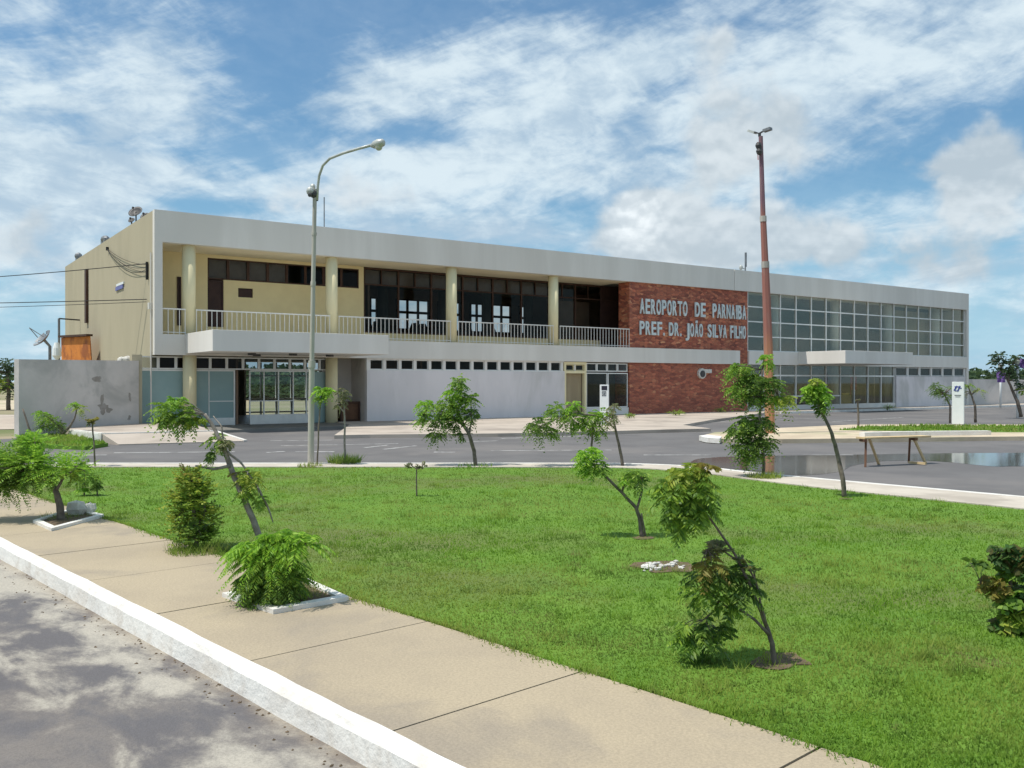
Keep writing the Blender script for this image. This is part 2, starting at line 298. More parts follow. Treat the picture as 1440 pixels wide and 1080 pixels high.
# ------------------------------------------------------------------ mesh helpers
def children(o): return [c for c in C.objects if c.parent == o]
class MB:
    def __init__(s): s.v = []; s.f = []
    def box(s, x0, x1, y0, y1, z0, z1):
        i = len(s.v); s.v += [(x0,y0,z0),(x1,y0,z0),(x1,y1,z0),(x0,y1,z0),(x0,y0,z1),(x1,y0,z1),(x1,y1,z1),(x0,y1,z1)]
        s.f += [(i,i+3,i+2,i+1),(i+4,i+5,i+6,i+7),(i,i+1,i+5,i+4),(i+1,i+2,i+6,i+5),(i+2,i+3,i+7,i+6),(i+3,i,i+4,i+7)]; return s
    def prism(s, poly, z0, z1, bev=0.0):
        a = sum(poly[k][0]*poly[(k+1)%len(poly)][1]-poly[(k+1)%len(poly)][0]*poly[k][1] for k in range(len(poly)))
        if a < 0: poly = poly[::-1]
        n = len(poly); i = len(s.v)
        s.v += [(p[0],p[1],z0) for p in poly] + [(p[0],p[1],z1) for p in poly]
        s.f.append(tuple(range(i+n-1, i-1, -1))); s.f.append(tuple(range(i+n, i+2*n)))
        for k in range(n): s.f.append((i+k, i+(k+1)%n, i+n+(k+1)%n, i+n+k))
        return s
    def sheet(s, poly, z):
        a = sum(poly[k][0]*poly[(k+1)%len(poly)][1]-poly[(k+1)%len(poly)][0]*poly[k][1] for k in range(len(poly)))
        if a < 0: poly = poly[::-1]
        i = len(s.v); s.v += [(p[0],p[1],z) for p in poly]; s.f.append(tuple(range(i, i+len(poly)))); return s
    def bar(s, a, b, w, h, up=Vector((0,0,1))):
        a, b = Vector(a), Vector(b); d = (b-a).normalized(); r = d.cross(up)
        if r.length < 1e-4: r = d.cross(Vector((1,0,0)))
        r.normalize(); u = r.cross(d); i = len(s.v)
        for p in (a, b):
            for sx, sy in ((-1,-1),(1,-1),(1,1),(-1,1)): s.v.append(tuple(p + r*(w/2*sx) + u*(h/2*sy)))
        s.f += [(i,i+3,i+2,i+1),(i+4,i+5,i+6,i+7),(i,i+1,i+5,i+4),(i+1,i+2,i+6,i+5),(i+2,i+3,i+7,i+6),(i+3,i,i+4,i+7)]; return s
    def tube(s, pts, rad, n=8, cap=True, jit=0.0):
        pts = [Vector(p) for p in pts]; rad = rad if isinstance(rad, (list, tuple)) else [rad]*len(pts); rings = []
        prev = None
        for k, p in enumerate(pts):
            d = (pts[min(k+1, len(pts)-1)] - pts[max(k-1, 0)]).normalized()
            r = (prev - d*prev.dot(d)) if prev else d.cross(Vector((0.31,.95,.05)) if abs(d.z) > .5 else Vector((0,0,1)))
            r.normalize(); prev = r; u = d.cross(r); i = len(s.v); rings.append(i)
            for q in range(n):
                a = 2*math.pi*q/n; rr = rad[k]*(1+rnd.uniform(-jit, jit)); s.v.append(tuple(p + r*(math.cos(a)*rr) + u*(math.sin(a)*rr)))
        for a, b in zip(rings, rings[1:]):
            for q in range(n): s.f.append((a+q, a+(q+1)%n, b+(q+1)%n, b+q))
        if cap: s.f.append(tuple(rings[0]+q for q in range(n-1,-1,-1))); s.f.append(tuple(rings[-1]+q for q in range(n)))
        return s
    def ball(s, c, rx, ry=None, rz=None, n=12, jit=0.0, top=False):
        ry = ry or rx; rz = rz or rx; i = len(s.v); m = n//2
        for a in range(m+1):
            th = math.pi*a/m*(.5 if top else 1)
            for b in range(n):
                ph = 2*math.pi*b/n; j = 1+rnd.uniform(-jit, jit)
                s.v.append((c[0]+rx*math.sin(th)*math.cos(ph)*j, c[1]+ry*math.sin(th)*math.sin(ph)*j, c[2]+rz*math.cos(th)*j))
        for a in range(m):
            for b in range(n): s.f.append((i+a*n+b, i+(a+1)*n+b, i+(a+1)*n+(b+1)%n, i+a*n+(b+1)%n))
        return s
    def build(s, name, mt, parent=None, smooth=False, loc=None, bevel=0.0):
        me = bpy.data.meshes.new(name)
        o = bpy.data.objects.new(name, me); C.objects.link(o)
        off = Vector((0,0,0))
        if parent is not None:
            q = parent
            while q is not None: off = off + q.location; q = q.parent
            o.parent = parent
        elif loc is not None: off = Vector(loc); o.location = off
        me.from_pydata([(x-off.x, y-off.y, z-off.z) for x, y, z in s.v], [], s.f)
        me.materials.append(M[mt]); me.update()
        if smooth: me.polygons.foreach_set('use_smooth', [True]*len(me.polygons))
        if bevel:
            b = o.modifiers.new('bevel', 'BEVEL'); b.width = bevel; b.segments = 2; b.limit_method = 'ANGLE'
        return o
def tag(o, label=None, cat=None, group=None, kind=None):
    if label: o['label'] = label
    if cat: o['category'] = cat
    if group: o['group'] = group
    if kind: o['kind'] = kind
    return o
def empty(name, loc, label, cat, group=None):
    o = bpy.data.objects.new(name, None); C.objects.link(o); o.location = loc; o.empty_display_size = .3
    return tag(o, label, cat, group)
def np_mesh(name, V, n_per, mt, parent=None, loc=(0,0,0)):
    """V: (N*n_per, 3) loose polygons of n_per corners"""
    N = len(V)//n_per; me = bpy.data.meshes.new(name); off = np.array(loc if parent is None else tuple(parent.location))
    me.vertices.add(len(V)); me.vertices.foreach_set('co', (V-off).astype(np.float32).ravel())
    me.loops.add(N*n_per); me.loops.foreach_set('vertex_index', np.arange(N*n_per, dtype=np.int32))
    me.polygons.add(N); me.polygons.foreach_set('loop_start', np.arange(0, N*n_per, n_per, dtype=np.int32))
    me.materials.append(M[mt]); me.update(calc_edges=True)
    o = bpy.data.objects.new(name, me); C.objects.link(o)
    if parent is not None: o.parent = parent
    else: o.location = loc
    return o
nr = np.random.default_rng(11)
def fronds(starts, dirs, L, pairs, ll, lw, droop=.5, spread=1.1, hang=.25):
    """pinnate leaves: each frond is a curving stalk with pairs of diamond leaflets; returns (n*4,3)"""
    n = len(starts); d = dirs/np.linalg.norm(dirs, axis=1, keepdims=True); L = L*nr.uniform(.65, 1.2, n)
    side = np.cross(d, np.array([0,0,1.0])); side /= np.linalg.norm(side, axis=1, keepdims=True)+1e-6
    up = np.cross(side, d); out = []
    def pos(s):
        return starts + d*(L*s)[:,None] - np.array([0,0,1.0])*((L*droop)*s*s)[:,None]
    for k in range(pairs):
        s = np.full(n, (k+1.0)/pairs); p = pos(s); tan = pos(s)-pos(s-.06); tan /= np.linalg.norm(tan, axis=1, keepdims=True)+1e-6
        sz = ll*(math.sin(math.pi*(.22+.72*(k+.5)/pairs)))*nr.uniform(.8, 1.2, n)
        for sg in (-1, 1):
            dd = tan*.55 + side*sg*spread + up*nr.uniform(-.35, .25, (n,1)) - np.array([0,0,hang]); dd /= np.linalg.norm(dd, axis=1, keepdims=True)
            wv = np.cross(dd, up + nr.normal(0, .45, (n,3))); wv /= np.linalg.norm(wv, axis=1, keepdims=True)+1e-6
            w = (lw*nr.uniform(.8, 1.2, n))[:,None]
            tip = p + dd*sz[:,None]; mid = p + dd*(sz*.42)[:,None]
            out.append(np.stack([p, mid+wv*w/2, tip, mid-wv*w/2], 1))
    return np.concatenate(out).reshape(-1, 3)
def cluster(c, rad, n, L, pairs, ll, lw, droop=.5, up=.25, wind=(-.25, .15, 0), core=.75, **kw):
    u = nr.normal(size=(n,3)); u /= np.linalg.norm(u, axis=1, keepdims=True)
    r = nr.uniform(0, 1, (n,1))**.6
    rad = np.array(rad); st = np.array(c) + u*rad*r*core
    dr = u*np.array([1,1,.7]) + np.array([0,0,up]) + np.array(wind) + nr.normal(0, .25, (n,3))
    return fronds(st, dr, L, pairs, ll, lw, droop, **kw)

# ------------------------------------------------------------------ ground, roads, lawn
g = MB().sheet([(-2500,-600),(3500,-600),(3500,4500),(-2500,4500)], -.04).build('ground', 'ground_soil'); tag(g, 'sandy green flat land reaching to the horizon', 'ground', kind='structure')
o = MB().sheet([(-16,-12),(110,-30),(110,36.6),(8.2,36.6),(3.4,33.9),(-16,30)], 0).build('road', 'asphalt'); tag(o, 'grey asphalt forecourt road between lawn and terminal', 'road', kind='structure')
def kx(y): return 2.02 - .131*(y-4.32)
def ix(y): return 3.99 - .141*y
o = MB().sheet([(-14,-8),(kx(-8)-.1,-8),(kx(20)-.1,20),(-14,22)], .006).build('worn_road', 'worn_road'); tag(o, 'patchy sand covered roadway beside white kerb', 'road', kind='structure')
def offset(poly, d):
    out = []
    for k, p in enumerate(poly):
        a = Vector(poly[max(k-1,0)][:2]); b = Vector(poly[min(k+1,len(poly)-1)][:2]); t = (b-a).normalized(); n = Vector((t.y,-t.x)); out.append((p[0]+n.x*d, p[1]+n.y*d))
    return out
def smooth_line(p, n=6):
    out = []
    for k in range(len(p)-1):
        p0, p1, p2, p3 = p[max(k-1,0)], p[k], p[k+1], p[min(k+2,len(p)-1)]
        for q in range(n):
            t = q/n
            out.append(tuple(.5*((2*p1[i])+(-p0[i]+p2[i])*t+(2*p0[i]-5*p1[i]+4*p2[i]-p3[i])*t*t+(-p0[i]+3*p1[i]-3*p2[i]+p3[i])*t**3) for i in (0,1)))
    out.append(p[-1][:2]); return out
outer = smooth_line([at(x,y,.15)[:2] for x,y in [(-88,651),(150,651),(500,651),(800,651),(900,652),(985,656),(1060,664),(1190,676),(1440,698),(1700,722),(2100,762)]])
inner = [at(x,y,.13)[:2] for x,y in [(-88,657.5),(150,657.5),(500,657.5),(800,658),(900,659.5),(985,666),(1060,675.5),(1190,691),(1440,717),(1700,747),(2100,792)]]
inner = smooth_line(inner)
end_r = inner[-1]
lawn_poly = [(ix(y), y) for y in (-3.5, 2, 8, 14, 21)] + inner + [(end_r[0], -3.5)]
MB().prism(lawn_poly, -.01, .13).build('lawn', 'lawn_base'); tag(C.objects['lawn'], 'green lawn island in front of the terminal', 'lawn', kind='structure')
wk = offset(outer, .13)
m_ = MB()
for k in range(len(outer)-1): m_.prism([outer[k], outer[k+1], wk[k+1], wk[k]], 0, .155)
o = m_.build('kerb', 'kerb_paint'); tag(o, 'white painted kerb round the far side of the lawn', 'kerb', kind='structure')
m_ = MB().prism(wk + inner[::-1], 0, .148)
o = m_.build('pavement', 'kerb_cement'); tag(o, 'narrow beige concrete strip edging the lawn', 'pavement', kind='structure')
# foreground sidewalk: cast slabs with open joints, white kerb on the road side
dk = Vector((-.134,.991)); nk = Vector((.991,.134)); o0 = Vector((2.0, 4.32))
def sw(s, w, line='k'):   # s metres along, w metres across
    p = o0 + dk*s + nk*w; return (p.x, p.y)
j0 = (Vector(at(340,932,.15)[:2]) - o0).dot(dk); pitch = 1.52
j_list = [j0 - pitch*k for k in range(6,0,-1)] + [j0 + pitch*k for k in range(0,10)]
sl = MB()
pl_centres = []
for a, b in zip(j_list, j_list[1:]):
    g_ = .007
    pa = o0 + dk*(a+g_); pb = o0 + dk*(b-g_)
    def inner_pt(p):      # walk across until the lawn edge
        w = 0
        for _ in range(30): q = p + nk*w; w += (ix(q.y) - q.x)*.9
        q = p + nk*w; return (q.x, q.y)
    sl.prism([(pa.x,pa.y),(pb.x,pb.y),inner_pt(pb),inner_pt(pa)], 0, .15 + rnd.uniform(-.0015,.0015))
o = sl.build('sidewalk', 'sidewalk_concrete'); tag(o, 'beige cast concrete sidewalk running along the lawn', 'sidewalk', kind='structure')
o = MB().prism([sw(-9,.03), sw(14.3,.03), (ix(18.4),18.4), (ix(-4),-4)], -.02, .125).build('sidewalk_bed', 'soil'); tag(o, 'dark joint filling under the sidewalk slabs', 'sidewalk', kind='structure')
kb = MB(); s = -8.8; prof = [(-.135,0),(-.125,.13),(-.10,.162),(-.02,.165),(-.006,.15),(-.006,0)]
N = 90
for q in range(N+1):
    ss_ = s + 23.4*q/N
    for (w, z) in prof:
        p = sw(ss_, w + rnd.uniform(-.004,.004)); kb.v.append((p[0], p[1], z + (rnd.uniform(-.004,.003) if z > .1 else 0)))
for q in range(N):
    for r in range(5):
        a = q*6+r; kb.f.append((a, a+1, a+7, a+6))
o = kb.build('kerb', 'kerb_paint', smooth=False); tag(o, 'thick white painted kerb beside the foreground sidewalk', 'kerb', kind='structure')
# gutter debris below the kerb
# terminal pavement and platform
o = MB().prism([at(x,y,.12)[:2] for x,y in [(470,612),(520,611),(700,609.5),(830,607),(915,604.5),(1000,602.5),(960,597.5),(1000,590.5)]] + [(43,35.0),(43,36.9),(16.2,36.9),(15.6,34.2)], 0, .12).build('terminal_pavement', 'paving'); tag(o, 'pinkish beige paved walk in front of the terminal', 'pavement', kind='structure')
o = MB().prism([(43.02,34.6),(96,34.6),(96,37.0),(43.02,37.0)], 0, .12).build('terminal_pavement', 'paving'); tag(o, 'paved walk in front of the glass hall', 'pavement', kind='structure')
o = MB().prism([(43.02,34.46),(96,34.46),(96,34.59),(43.02,34.59)], 0, .13).build('kerb', 'kerb_paint'); tag(o, 'white kerb along the walk by the glass hall', 'kerb', kind='structure')
pf = [(4.95,32.7),(5.4,29.7),(8.7,29.4),(9.75,36.6),(8.3,36.6),(5.0,34.5)]
m_ = MB().prism(pf, 0, .28)
i = len(m_.v); m_.v += [(5.4,29.68,.28),(8.7,29.38,.28),(9.15,27.9,.03),(5.62,28.5,.03),(5.4,29.68,0),(8.7,29.38,0),(9.15,27.9,0),(5.62,28.5,0)]
m_.f += [(i,i+3,i+2,i+1),(i,i+4,i+7,i+3),(i+1,i+2,i+6,i+5),(i+3,i+7,i+6,i+2)]
o = m_.build('entrance_platform', 'paving'); tag(o, 'raised paved platform with ramp by the grey wall', 'platform', kind='structure')
m_ = MB().bar((5.0,32.7,.285),(5.42,29.75,.285),.12,.05).bar((5.42,29.72,.285),(8.7,29.42,.285),.12,.05).bar((8.74,29.4,.27),(9.2,27.9,.035),.12,.05).bar((4.93,32.7,.14),(5.37,29.7,.14),.03,.27)
o = m_.build('kerb', 'kerb_paint'); tag(o, 'white painted rim of the raised platform', 'kerb', kind='structure')
o = MB().prism([(9.9,33.2),(15.5,33.6),(16.1,36.9),(10.0,36.9)], 0, .10).build('canopy_shade_floor', 'canopy_shade_floor'); tag(o, 'slab under the entrance canopy, its dark colour standing for shaded asphalt', 'floor', kind='structure')  # added slab; the canopy's shade is put into its colour
# verge by the left wall
verge = [at(x,y,.1)[:2] for x,y in [(18,624),(120,628),(152,623),(97,612),(30,612)]]
o = MB().prism(verge, 0, .1).build('verge', 'lawn_base'); tag(o, 'small grass verge below the grey boundary wall', 'verge', kind='structure')
o = MB().sheet([at(x,y,-.02)[:2] for x,y in [(-120,606),(44,603),(25,583),(-60,583)]], -.02).build('side_path', 'paving'); tag(o, 'pinkish paved yard at the far left', 'path', kind='structure')
o = MB().sheet([at(x,y,-.02)[:2] for x,y in [(-200,578),(60,576),(60,563),(-100,563)]], -.02).build('sandy_ground', 'sand'); tag(o, 'pale sandy ground far behind the boundary wall', 'ground', kind='structure')
# median island
isl = [at(x,y,.13)[:2] for x,y in [(985,613),(1002,617),(1100,617.5),(1220,616.3),(1400,614),(1700,612),(1700,596.5),(1440,597),(1300,596.5),(1200,597),(1090,602),(1005,608)]]
o = MB().prism(isl, 0, .13).build('median', 'sand'); tag(o, 'sandy median island with green strip and pale kerb', 'median', kind='structure')
isg = [at(x,y,.14)[:2] for x,y in [(1180,604.5),(1300,606.5),(1440,607.5),(1700,607),(1700,598),(1440,598.5),(1300,598.5),(1215,600)]]
o = MB().prism(isg, .1, .145).build('median_lawn', 'lawn_base'); tag(o, 'strip of grass on the median island', 'lawn', kind='structure')
kf = smooth_line([at(x,y,.15)[:2] for x,y in [(1216,613.5),(1290,612),(1394,611)]], 3); kb_ = offset(kf, -.25)
m_ = MB().prism(kf + kb_[::-1], .05, .27)
o = m_.build('kerb', 'kerb_paint'); tag(o, 'white kerb block on the median edge', 'kerb', kind='structure')
m_ = MB().prism(smooth_line([at(x,y,.15)[:2] for x,y in [(983,613.5),(992,616),(1012,617.5)]],4) + [at(1015,614.5,.15)[:2], at(995,612,.15)[:2]], .02, .17)
o = m_.build('kerb', 'kerb_paint'); tag(o, 'white rounded kerb nose of the median', 'kerb', kind='structure')
# lane paint
def stripe(px0, py0, px1, py1, w, z=.005):
    a = Vector(at(px0,py0,0)); b = Vector(at(px1,py1,0)); d = (b-a).normalized(); n = Vector((-d.y,d.x,0))*w/2
    return [(p.x,p.y) for p in (a-n, b-n, b+n, a+n)]
m_ = MB()
for s_ in [(160,637,330,635.5,.16),(375,636.5,400,635,.15),(415,635.5,470,635.5,.2),(395,627,560,624,.13),(585,627,540,632,.14),(610,636,640,636,.2),(705,616.8,830,613,.14),
           (380,620,470,619,.12),(690,634,860,633,.13),(905,640,1000,640,.12),(1130,640,1200,640,.1),(1050,585,1160,590,.12),(1010,593,1110,590,.12),(1170,593,1270,587,.12),(640,622,700,620,.12),(512,630,545,626,.12),(40,641,150,640,.14)]:
    m_.sheet(stripe(*s_), .005)
o = m_.build('lane_marking', 'lane_paint'); tag(o, 'faded white lane dashes painted on the asphalt', 'marking', kind='structure')
pd = smooth_line([at(x,y,0)[:2] for x,y in [(968,654),(985,645),(1060,641.5),(1180,640),(1300,638),(1440,637),(1620,638),(1620,658),(1440,656),(1395,656),(1320,649),(1245,648.5),(1200,655),(1178,664),(1120,668.5),(1050,661),(968,654)]], 5)
o = MB().sheet(pd[:-1], .004).build('puddle', 'puddle_water'); tag(o, 'shallow brown rain puddle along the road edge', 'puddle', kind='structure')

# grass blades
def inside(P, poly):
    x, y = P[:,0], P[:,1]; r = np.zeros(len(P), bool); n = len(poly)
    for k in range(n):
        x0,y0 = poly[k]; x1,y1 = poly[(k+1)%n]
        c = ((y0>y)!=(y1>y)); xi = (x1-x0)*(y-y0)/((y1-y0) if abs(y1-y0)>1e-9 else 1e-9)+x0; r ^= c & (x<xi)
    return r
def blades(poly, N, t0, t1, z, hmin, hmax, wk_, pw=1.25, pxr=(-260,1700), seed=3):
    q = np.random.default_rng(seed); u = q.uniform(size=N); e = 1-pw
    t = (t0**e + u*(t1**e-t0**e))**(1/e); px = q.uniform(*pxr, N); lat = (px-CX)/FPX*t
    P = np.stack([F.x*t+RT.x*lat, F.y*t+RT.y*lat], 1); k = inside(P, poly); P, t = P[k], t[k]; n = len(P)
    # tufting: pull towards cells
    hN = (np.sin(P[:,0]*2.3+1)*np.cos(P[:,1]*1.9) + np.sin(P[:,0]*.9-P[:,1]*1.1))*.25+.5
    h = (hmin + (hmax-hmin)*q.uniform(size=n)**1.6*(.4+hN)) * (1+.012*t)
    a = q.uniform(0, 2*np.pi, n); w = wk_*(1+.13*t)*q.uniform(.7,1.3,n); ln = q.uniform(.25,1.15,n)*h; b = a + q.uniform(1, 2.1, n)
    base = np.column_stack([P, np.full(n, z)]); dv = np.column_stack([np.cos(a), np.sin(a), 0*a])*w[:,None]*.5
    tip = base + np.column_stack([np.cos(b)*ln, np.sin(b)*ln, h])
    return np.stack([base-dv, base+dv, tip], 1).reshape(-1,3)
gb = [blades(lawn_poly, 480000, 2.6, 20, .128, .010, .032, .0055), blades(verge, 6000, 24, 34, .1, .05, .10, .01, pxr=(0,170)),
      blades(isg, 16000, 26, 42, .144, .04, .10, .012, pxr=(1150,1760))]
# ragged edge of grass over the sidewalk
q = np.random.default_rng(9); n = 7000; yy = q.uniform(1.5, 20, n); xx = 3.99-.141*yy - np.abs(q.normal(0,.035,n))*(1+np.sin(yy*3.1)*.6) + .03
def tufts(P, z, h0, h1, w):
    n = len(P); a = q.uniform(0, 2*np.pi, n); b = a+1.6; h = q.uniform(h0, h1, n); ln = h*q.uniform(.3,1.2,n)
    base = np.column_stack([P, np.full(n, z)]); dv = np.column_stack([np.cos(a), np.sin(a), 0*a])*w*.5
    return np.stack([base-dv, base+dv, base+np.column_stack([np.cos(b)*ln, np.sin(b)*ln, h])], 1).reshape(-1,3)
gb.append(tufts(np.column_stack([xx,yy]), .14, .02, .06, .009))
def tuft_at(px, py, z, r, n, h0, h1, w=.012):
    c = at(px,py,z); ph = q.uniform(0,2*np.pi,n); rr = r*np.sqrt(q.uniform(size=n)); return tufts(np.column_stack([c[0]+rr*np.cos(ph), c[1]+rr*np.sin(ph)]), z, h0, h1, w)
gb += [tuft_at(485,652,.13,.35,500,.08,.26,.02), tuft_at(436,657,.13,.25,120,.05,.15,.015), tuft_at(1075,672,.14,.3,300,.05,.16,.016), tuft_at(668,657,.13,.4,160,.05,.12,.015),
       tuft_at(400,842,.12,.34,900,.05,.16,.007), tuft_at(92,731,.12,.3,350,.04,.12,.01), tuft_at(278,778,.13,.3,700,.05,.16,.008)]
for k in range(420):        # taller weeds scattered in the lawn
    c = Vector(dp(q.uniform(60,1430), 537, q.uniform(4.6,17))[:2])
    if inside(np.array([[c.x,c.y]]), lawn_poly)[0]:
        m = 30; ph = q.uniform(0,2*np.pi,m); rr = .10*np.sqrt(q.uniform(size=m)); gb.append(tufts(np.column_stack([c.x+rr*np.cos(ph), c.y+rr*np.sin(ph)]), .13, .03, .085, .009))
G = np.concatenate(gb)
o = np_mesh('grass', G, 3, 'grass_blade'); tag(o, 'short green grass growing over the lawn and verges', 'grass', kind='stuff')

# ------------------------------------------------------------------ the terminal building
T = empty('airport_terminal', (8.5, 36.5, 0), 'long white two storey airport terminal with red stone sign panel and glass hall', 'building')
XL, XR, Y0 = 8.5, 67.3, 36.5
ZS, ZT, ZC, ZR = 2.92, 3.73, 7.30, 8.53
def part(mb, name, mt, parent=T, **k): return mb.build(name, mt, parent, **k)
part(MB().box(XL,41.28,Y0,Y0+.3,ZC,ZR).box(XL,XL+.3,Y0,Y0+.3,ZS,ZC-.001), 'fascia', 'fascia_paint')
part(MB().box(41.32,XR,Y0,Y0+.3,ZC,ZR).box(XR-.3,XR,Y0,Y0+.3,0,ZC-.001), 'fascia', 'fascia_paint')
part(MB().box(XL,XL+.3,Y0+.302,57.7,ZS+.001,ZR-.004).box(XL,XL+.3,Y0+.72,57.7,0,ZS+.001), 'side_wall', 'side_paint')
part(MB().box(XR-.3,XR,Y0+.302,48,0,ZR-.004), 'side_wall', 'fascia_paint')
part(MB().box(XL+.302,XR-.302,Y0+.302,48,ZC+.06,ZC+.3).box(XL+.302,14,48.002,57.7,ZC+.06,ZC+.3), 'roof', 'roof_sheet')
part(MB().box(XL+.302,33.08,Y0+.302,39.0,ZC-.002,ZC+.055).box(33.08,XR-.302,Y0+.302,37.9,ZC-.002,ZC+.055), 'soffit', 'soffit_paint')
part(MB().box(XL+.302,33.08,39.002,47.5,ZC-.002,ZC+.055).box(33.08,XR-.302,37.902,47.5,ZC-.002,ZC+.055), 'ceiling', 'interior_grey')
part(MB().box(XL+.301,41.8,Y0,Y0+.3,ZS,ZT).box(42.62,XR-.302,Y0,Y0+.3,ZS,ZT), 'floor_band', 'fascia_paint')
part(MB().box(XL+.301,XR-.302,Y0+.302,47.49,ZS+.002,ZT-.002), 'floor_slab', 'soffit_paint')
part(MB().box(XL+.302,33.05,39.1,47.49,ZT,4.17).box(42.62,XR-.302,37.2,47.49,ZT,ZT+.02), 'interior_floor', 'interior_floor')
part(MB().box(7.72,8.09,Y0+.2,Y0+.6,0,ZS-.003), 'corner_pier', 'side_paint')
# rear walls with openings
holes = [(22.9,23.8),(24.6,26.8),(27.4,29.0),(29.7,30.7),(31.3,32.8),(33.4,34.4)]
rw = MB(); x = XL+.302
for a, b in holes:
    rw.box(x,a,47.5,47.7,ZT,ZC+.05); rw.box(a,b,47.5,47.7,ZT,4.95); rw.box(a,b,47.5,47.7,6.75,ZC+.05); x = b
rw.box(x,XR-.302,47.5,47.7,ZT,ZC+.05); part(rw, 'rear_wall', 'interior_dark')
for a, b in holes:
    w = MB(); zs = (4.95, 5.98, 6.75)
    for z in zs: w.box(a,b,47.42,47.54,z-.075+(.075 if z==4.95 else 0),z+.075-(.075 if z==6.75 else 0))
    n = max(2, round((b-a)/.75))
    for k in range(n+1):
        xx = a+.03+(b-a-.06)*k/n; w.box(xx-.055,xx+.055,47.41,47.55,4.96,6.74)
    part(w, 'rear_window_frame', 'brown_frame')
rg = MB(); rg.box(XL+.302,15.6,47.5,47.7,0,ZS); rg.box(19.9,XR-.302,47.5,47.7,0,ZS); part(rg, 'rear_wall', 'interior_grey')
w = MB()
for xx in (15.65,16.5,17.35,18.2,19.05,19.85): w.box(xx-.04,xx+.04,47.45,47.55,0,ZS-.01)
for z in (.25,.95,2.2,2.5): w.box(15.6,19.9,47.44,47.56,z-.04,z+.04)
part(w, 'rear_door_frame', 'alu')
# interior partitions
part(MB().box(11.9,12.0,37.3,39.4,.12,ZS), 'interior_wall', 'interior_dark'); part(MB().box(20.6,20.7,37.3,47.4,.05,ZS), 'interior_wall', 'interior_dark'); part(MB().box(8.9,12.0,39.41,39.5,.12,ZS), 'interior_wall', 'interior_dark')
part(MB().box(8.9,58,37.16,47.4,.02,.118), 'interior_floor', 'interior_floor')
part(MB().box(20.8,41.5,37.9,38.0,.1,ZS), 'interior_wall', 'interior_grey'); part(MB().box(47,47.1,39,47.4,.1,ZS), 'interior_wall', 'interior_grey'); part(MB().box(44,56.6,42,42.1,.1,ZS), 'interior_wall', 'interior_grey')
part(MB().box(18.9,19.0,39.4,47.4,4.17,ZC), 'interior_wall', 'interior_dark'); part(MB().box(35.6,35.7,39.2,47.4,ZT,ZC), 'interior_wall', 'interior_dark'); part(MB().box(30.2,33.0,39.9,40.0,4.17,ZC-.9), 'interior_wall', 'interior_dark')
part(MB().box(42.9,42.98,37.2,47.4,ZT+.03,ZC), 'interior_wall', 'interior_grey'); part(MB().box(44,66.9,43.5,43.6,ZT+.03,ZC), 'interior_wall', 'interior_grey')
part(MB().box(59.2,66.9,38.3,38.36,ZT+.03,ZC-.2), 'curtain', 'interior_tan')
part(MB().box(56.6,56.7,37.4,41.9,.13,ZS-.1), 'interior_wall', 'interior_tan')
# columns
def column(x, y, z0, z1, r=.26): part(MB().tube([(x,y,z0),(x,y,z1)], r, 28), 'column', 'column_paint', smooth=True)
xs = [9.9+6.08*k for k in range(10)]
for k, x in enumerate(xs[:4]):
    column(x, Y0+.42, ZT, ZC)
for x in xs[:2]: column(x, Y0+.42 if x > 10 else Y0+.30, .1, ZS)
for x in xs[6:10]:
    part(MB().tube([(x,37.6,ZT+.02),(x,37.6,ZC)], .30, 24), 'column', 'white_paint', smooth=True); part(MB().tube([(x,37.6,.12),(x,37.6,ZS)], .27, 24), 'column', 'fascia_paint', smooth=True)
for x in (20.5,24.2,27.1,30.0,33.0): part(MB().tube([(x+1.2,43.4,4.17),(x+1.2,43.4,ZC)], .28, 16), 'column', 'interior_grey', smooth=True)
# canopies
part(MB().box(9.66,16.7,Y0-3.6,Y0-.002,ZS+.06,ZT+.03), 'entrance_canopy', 'fascia_paint', bevel=.01)
part(MB().box(47.2,54.3,Y0-3.4,Y0-.002,ZS+.06,ZT+.03), 'entrance_canopy', 'fascia_paint', bevel=.01)
for x_, y_ in ((11.6,34.4),(13.1,34.0),(14.9,34.6),(12.2,35.6)):
    c_ = part(MB().tube([(x_,y_,ZS+.06),(x_,y_,ZS-.02)], .16, 14), 'ceiling_lamp', 'dark_metal')
# upper balcony: back wall, windows
def frame(x0,x1,z0,z1,y,fw,mt,gl,name='window',d=.08,gname='pane',vs=(),hs=(),bw=None):
    bw = bw or fw; m = MB(); m.box(x0,x1,y,y+d,z0,z0+fw).box(x0,x1,y,y+d,z1-fw,z1).box(x0,x0+fw,y+.001,y+d-.001,z0+fw,z1-fw).box(x1-fw,x1,y+.001,y+d-.001,z0+fw,z1-fw)
    for v in vs: m.box(v-bw/2,v+bw/2,y+.004,y+d-.004,z0+fw,z1-fw)
    for h in hs: m.box(x0+fw,x1-fw,y+.007,y+d-.007,h-bw/2,h+bw/2)
    o = part(m, name, mt)
    if gl: MB().box(x0+fw*.5,x1-fw*.5,y+d*.45,y+d*.55,z0+fw*.5,z1-fw*.5).build(gname, gl, o)
    return o
YB = 39.0
zw0, zw1 = 6.26, 7.16
wall = MB()
wall.box(XL+.302,11.24,YB,YB+.1,ZT,ZC-.003).box(11.24,18.25,YB,YB+.1,zw1,ZC-.003).box(11.24,11.92,YB,YB+.1,ZT,4.22)
wall.box(11.92,12.55,YB,YB+.1,ZT,zw0).box(12.55,13.2,YB,YB+.1,ZT,5.55).box(12.55,13.2,YB,YB+.1,5.95,zw0).box(13.2,18.25,YB,YB+.1,ZT,zw0).box(18.25,18.5,YB,YB+.1,ZT,ZC-.003)
wall.box(18.5,33.08,YB,YB+.1,ZT,4.2)
part(wall, 'balcony_wall', 'cream_paint')
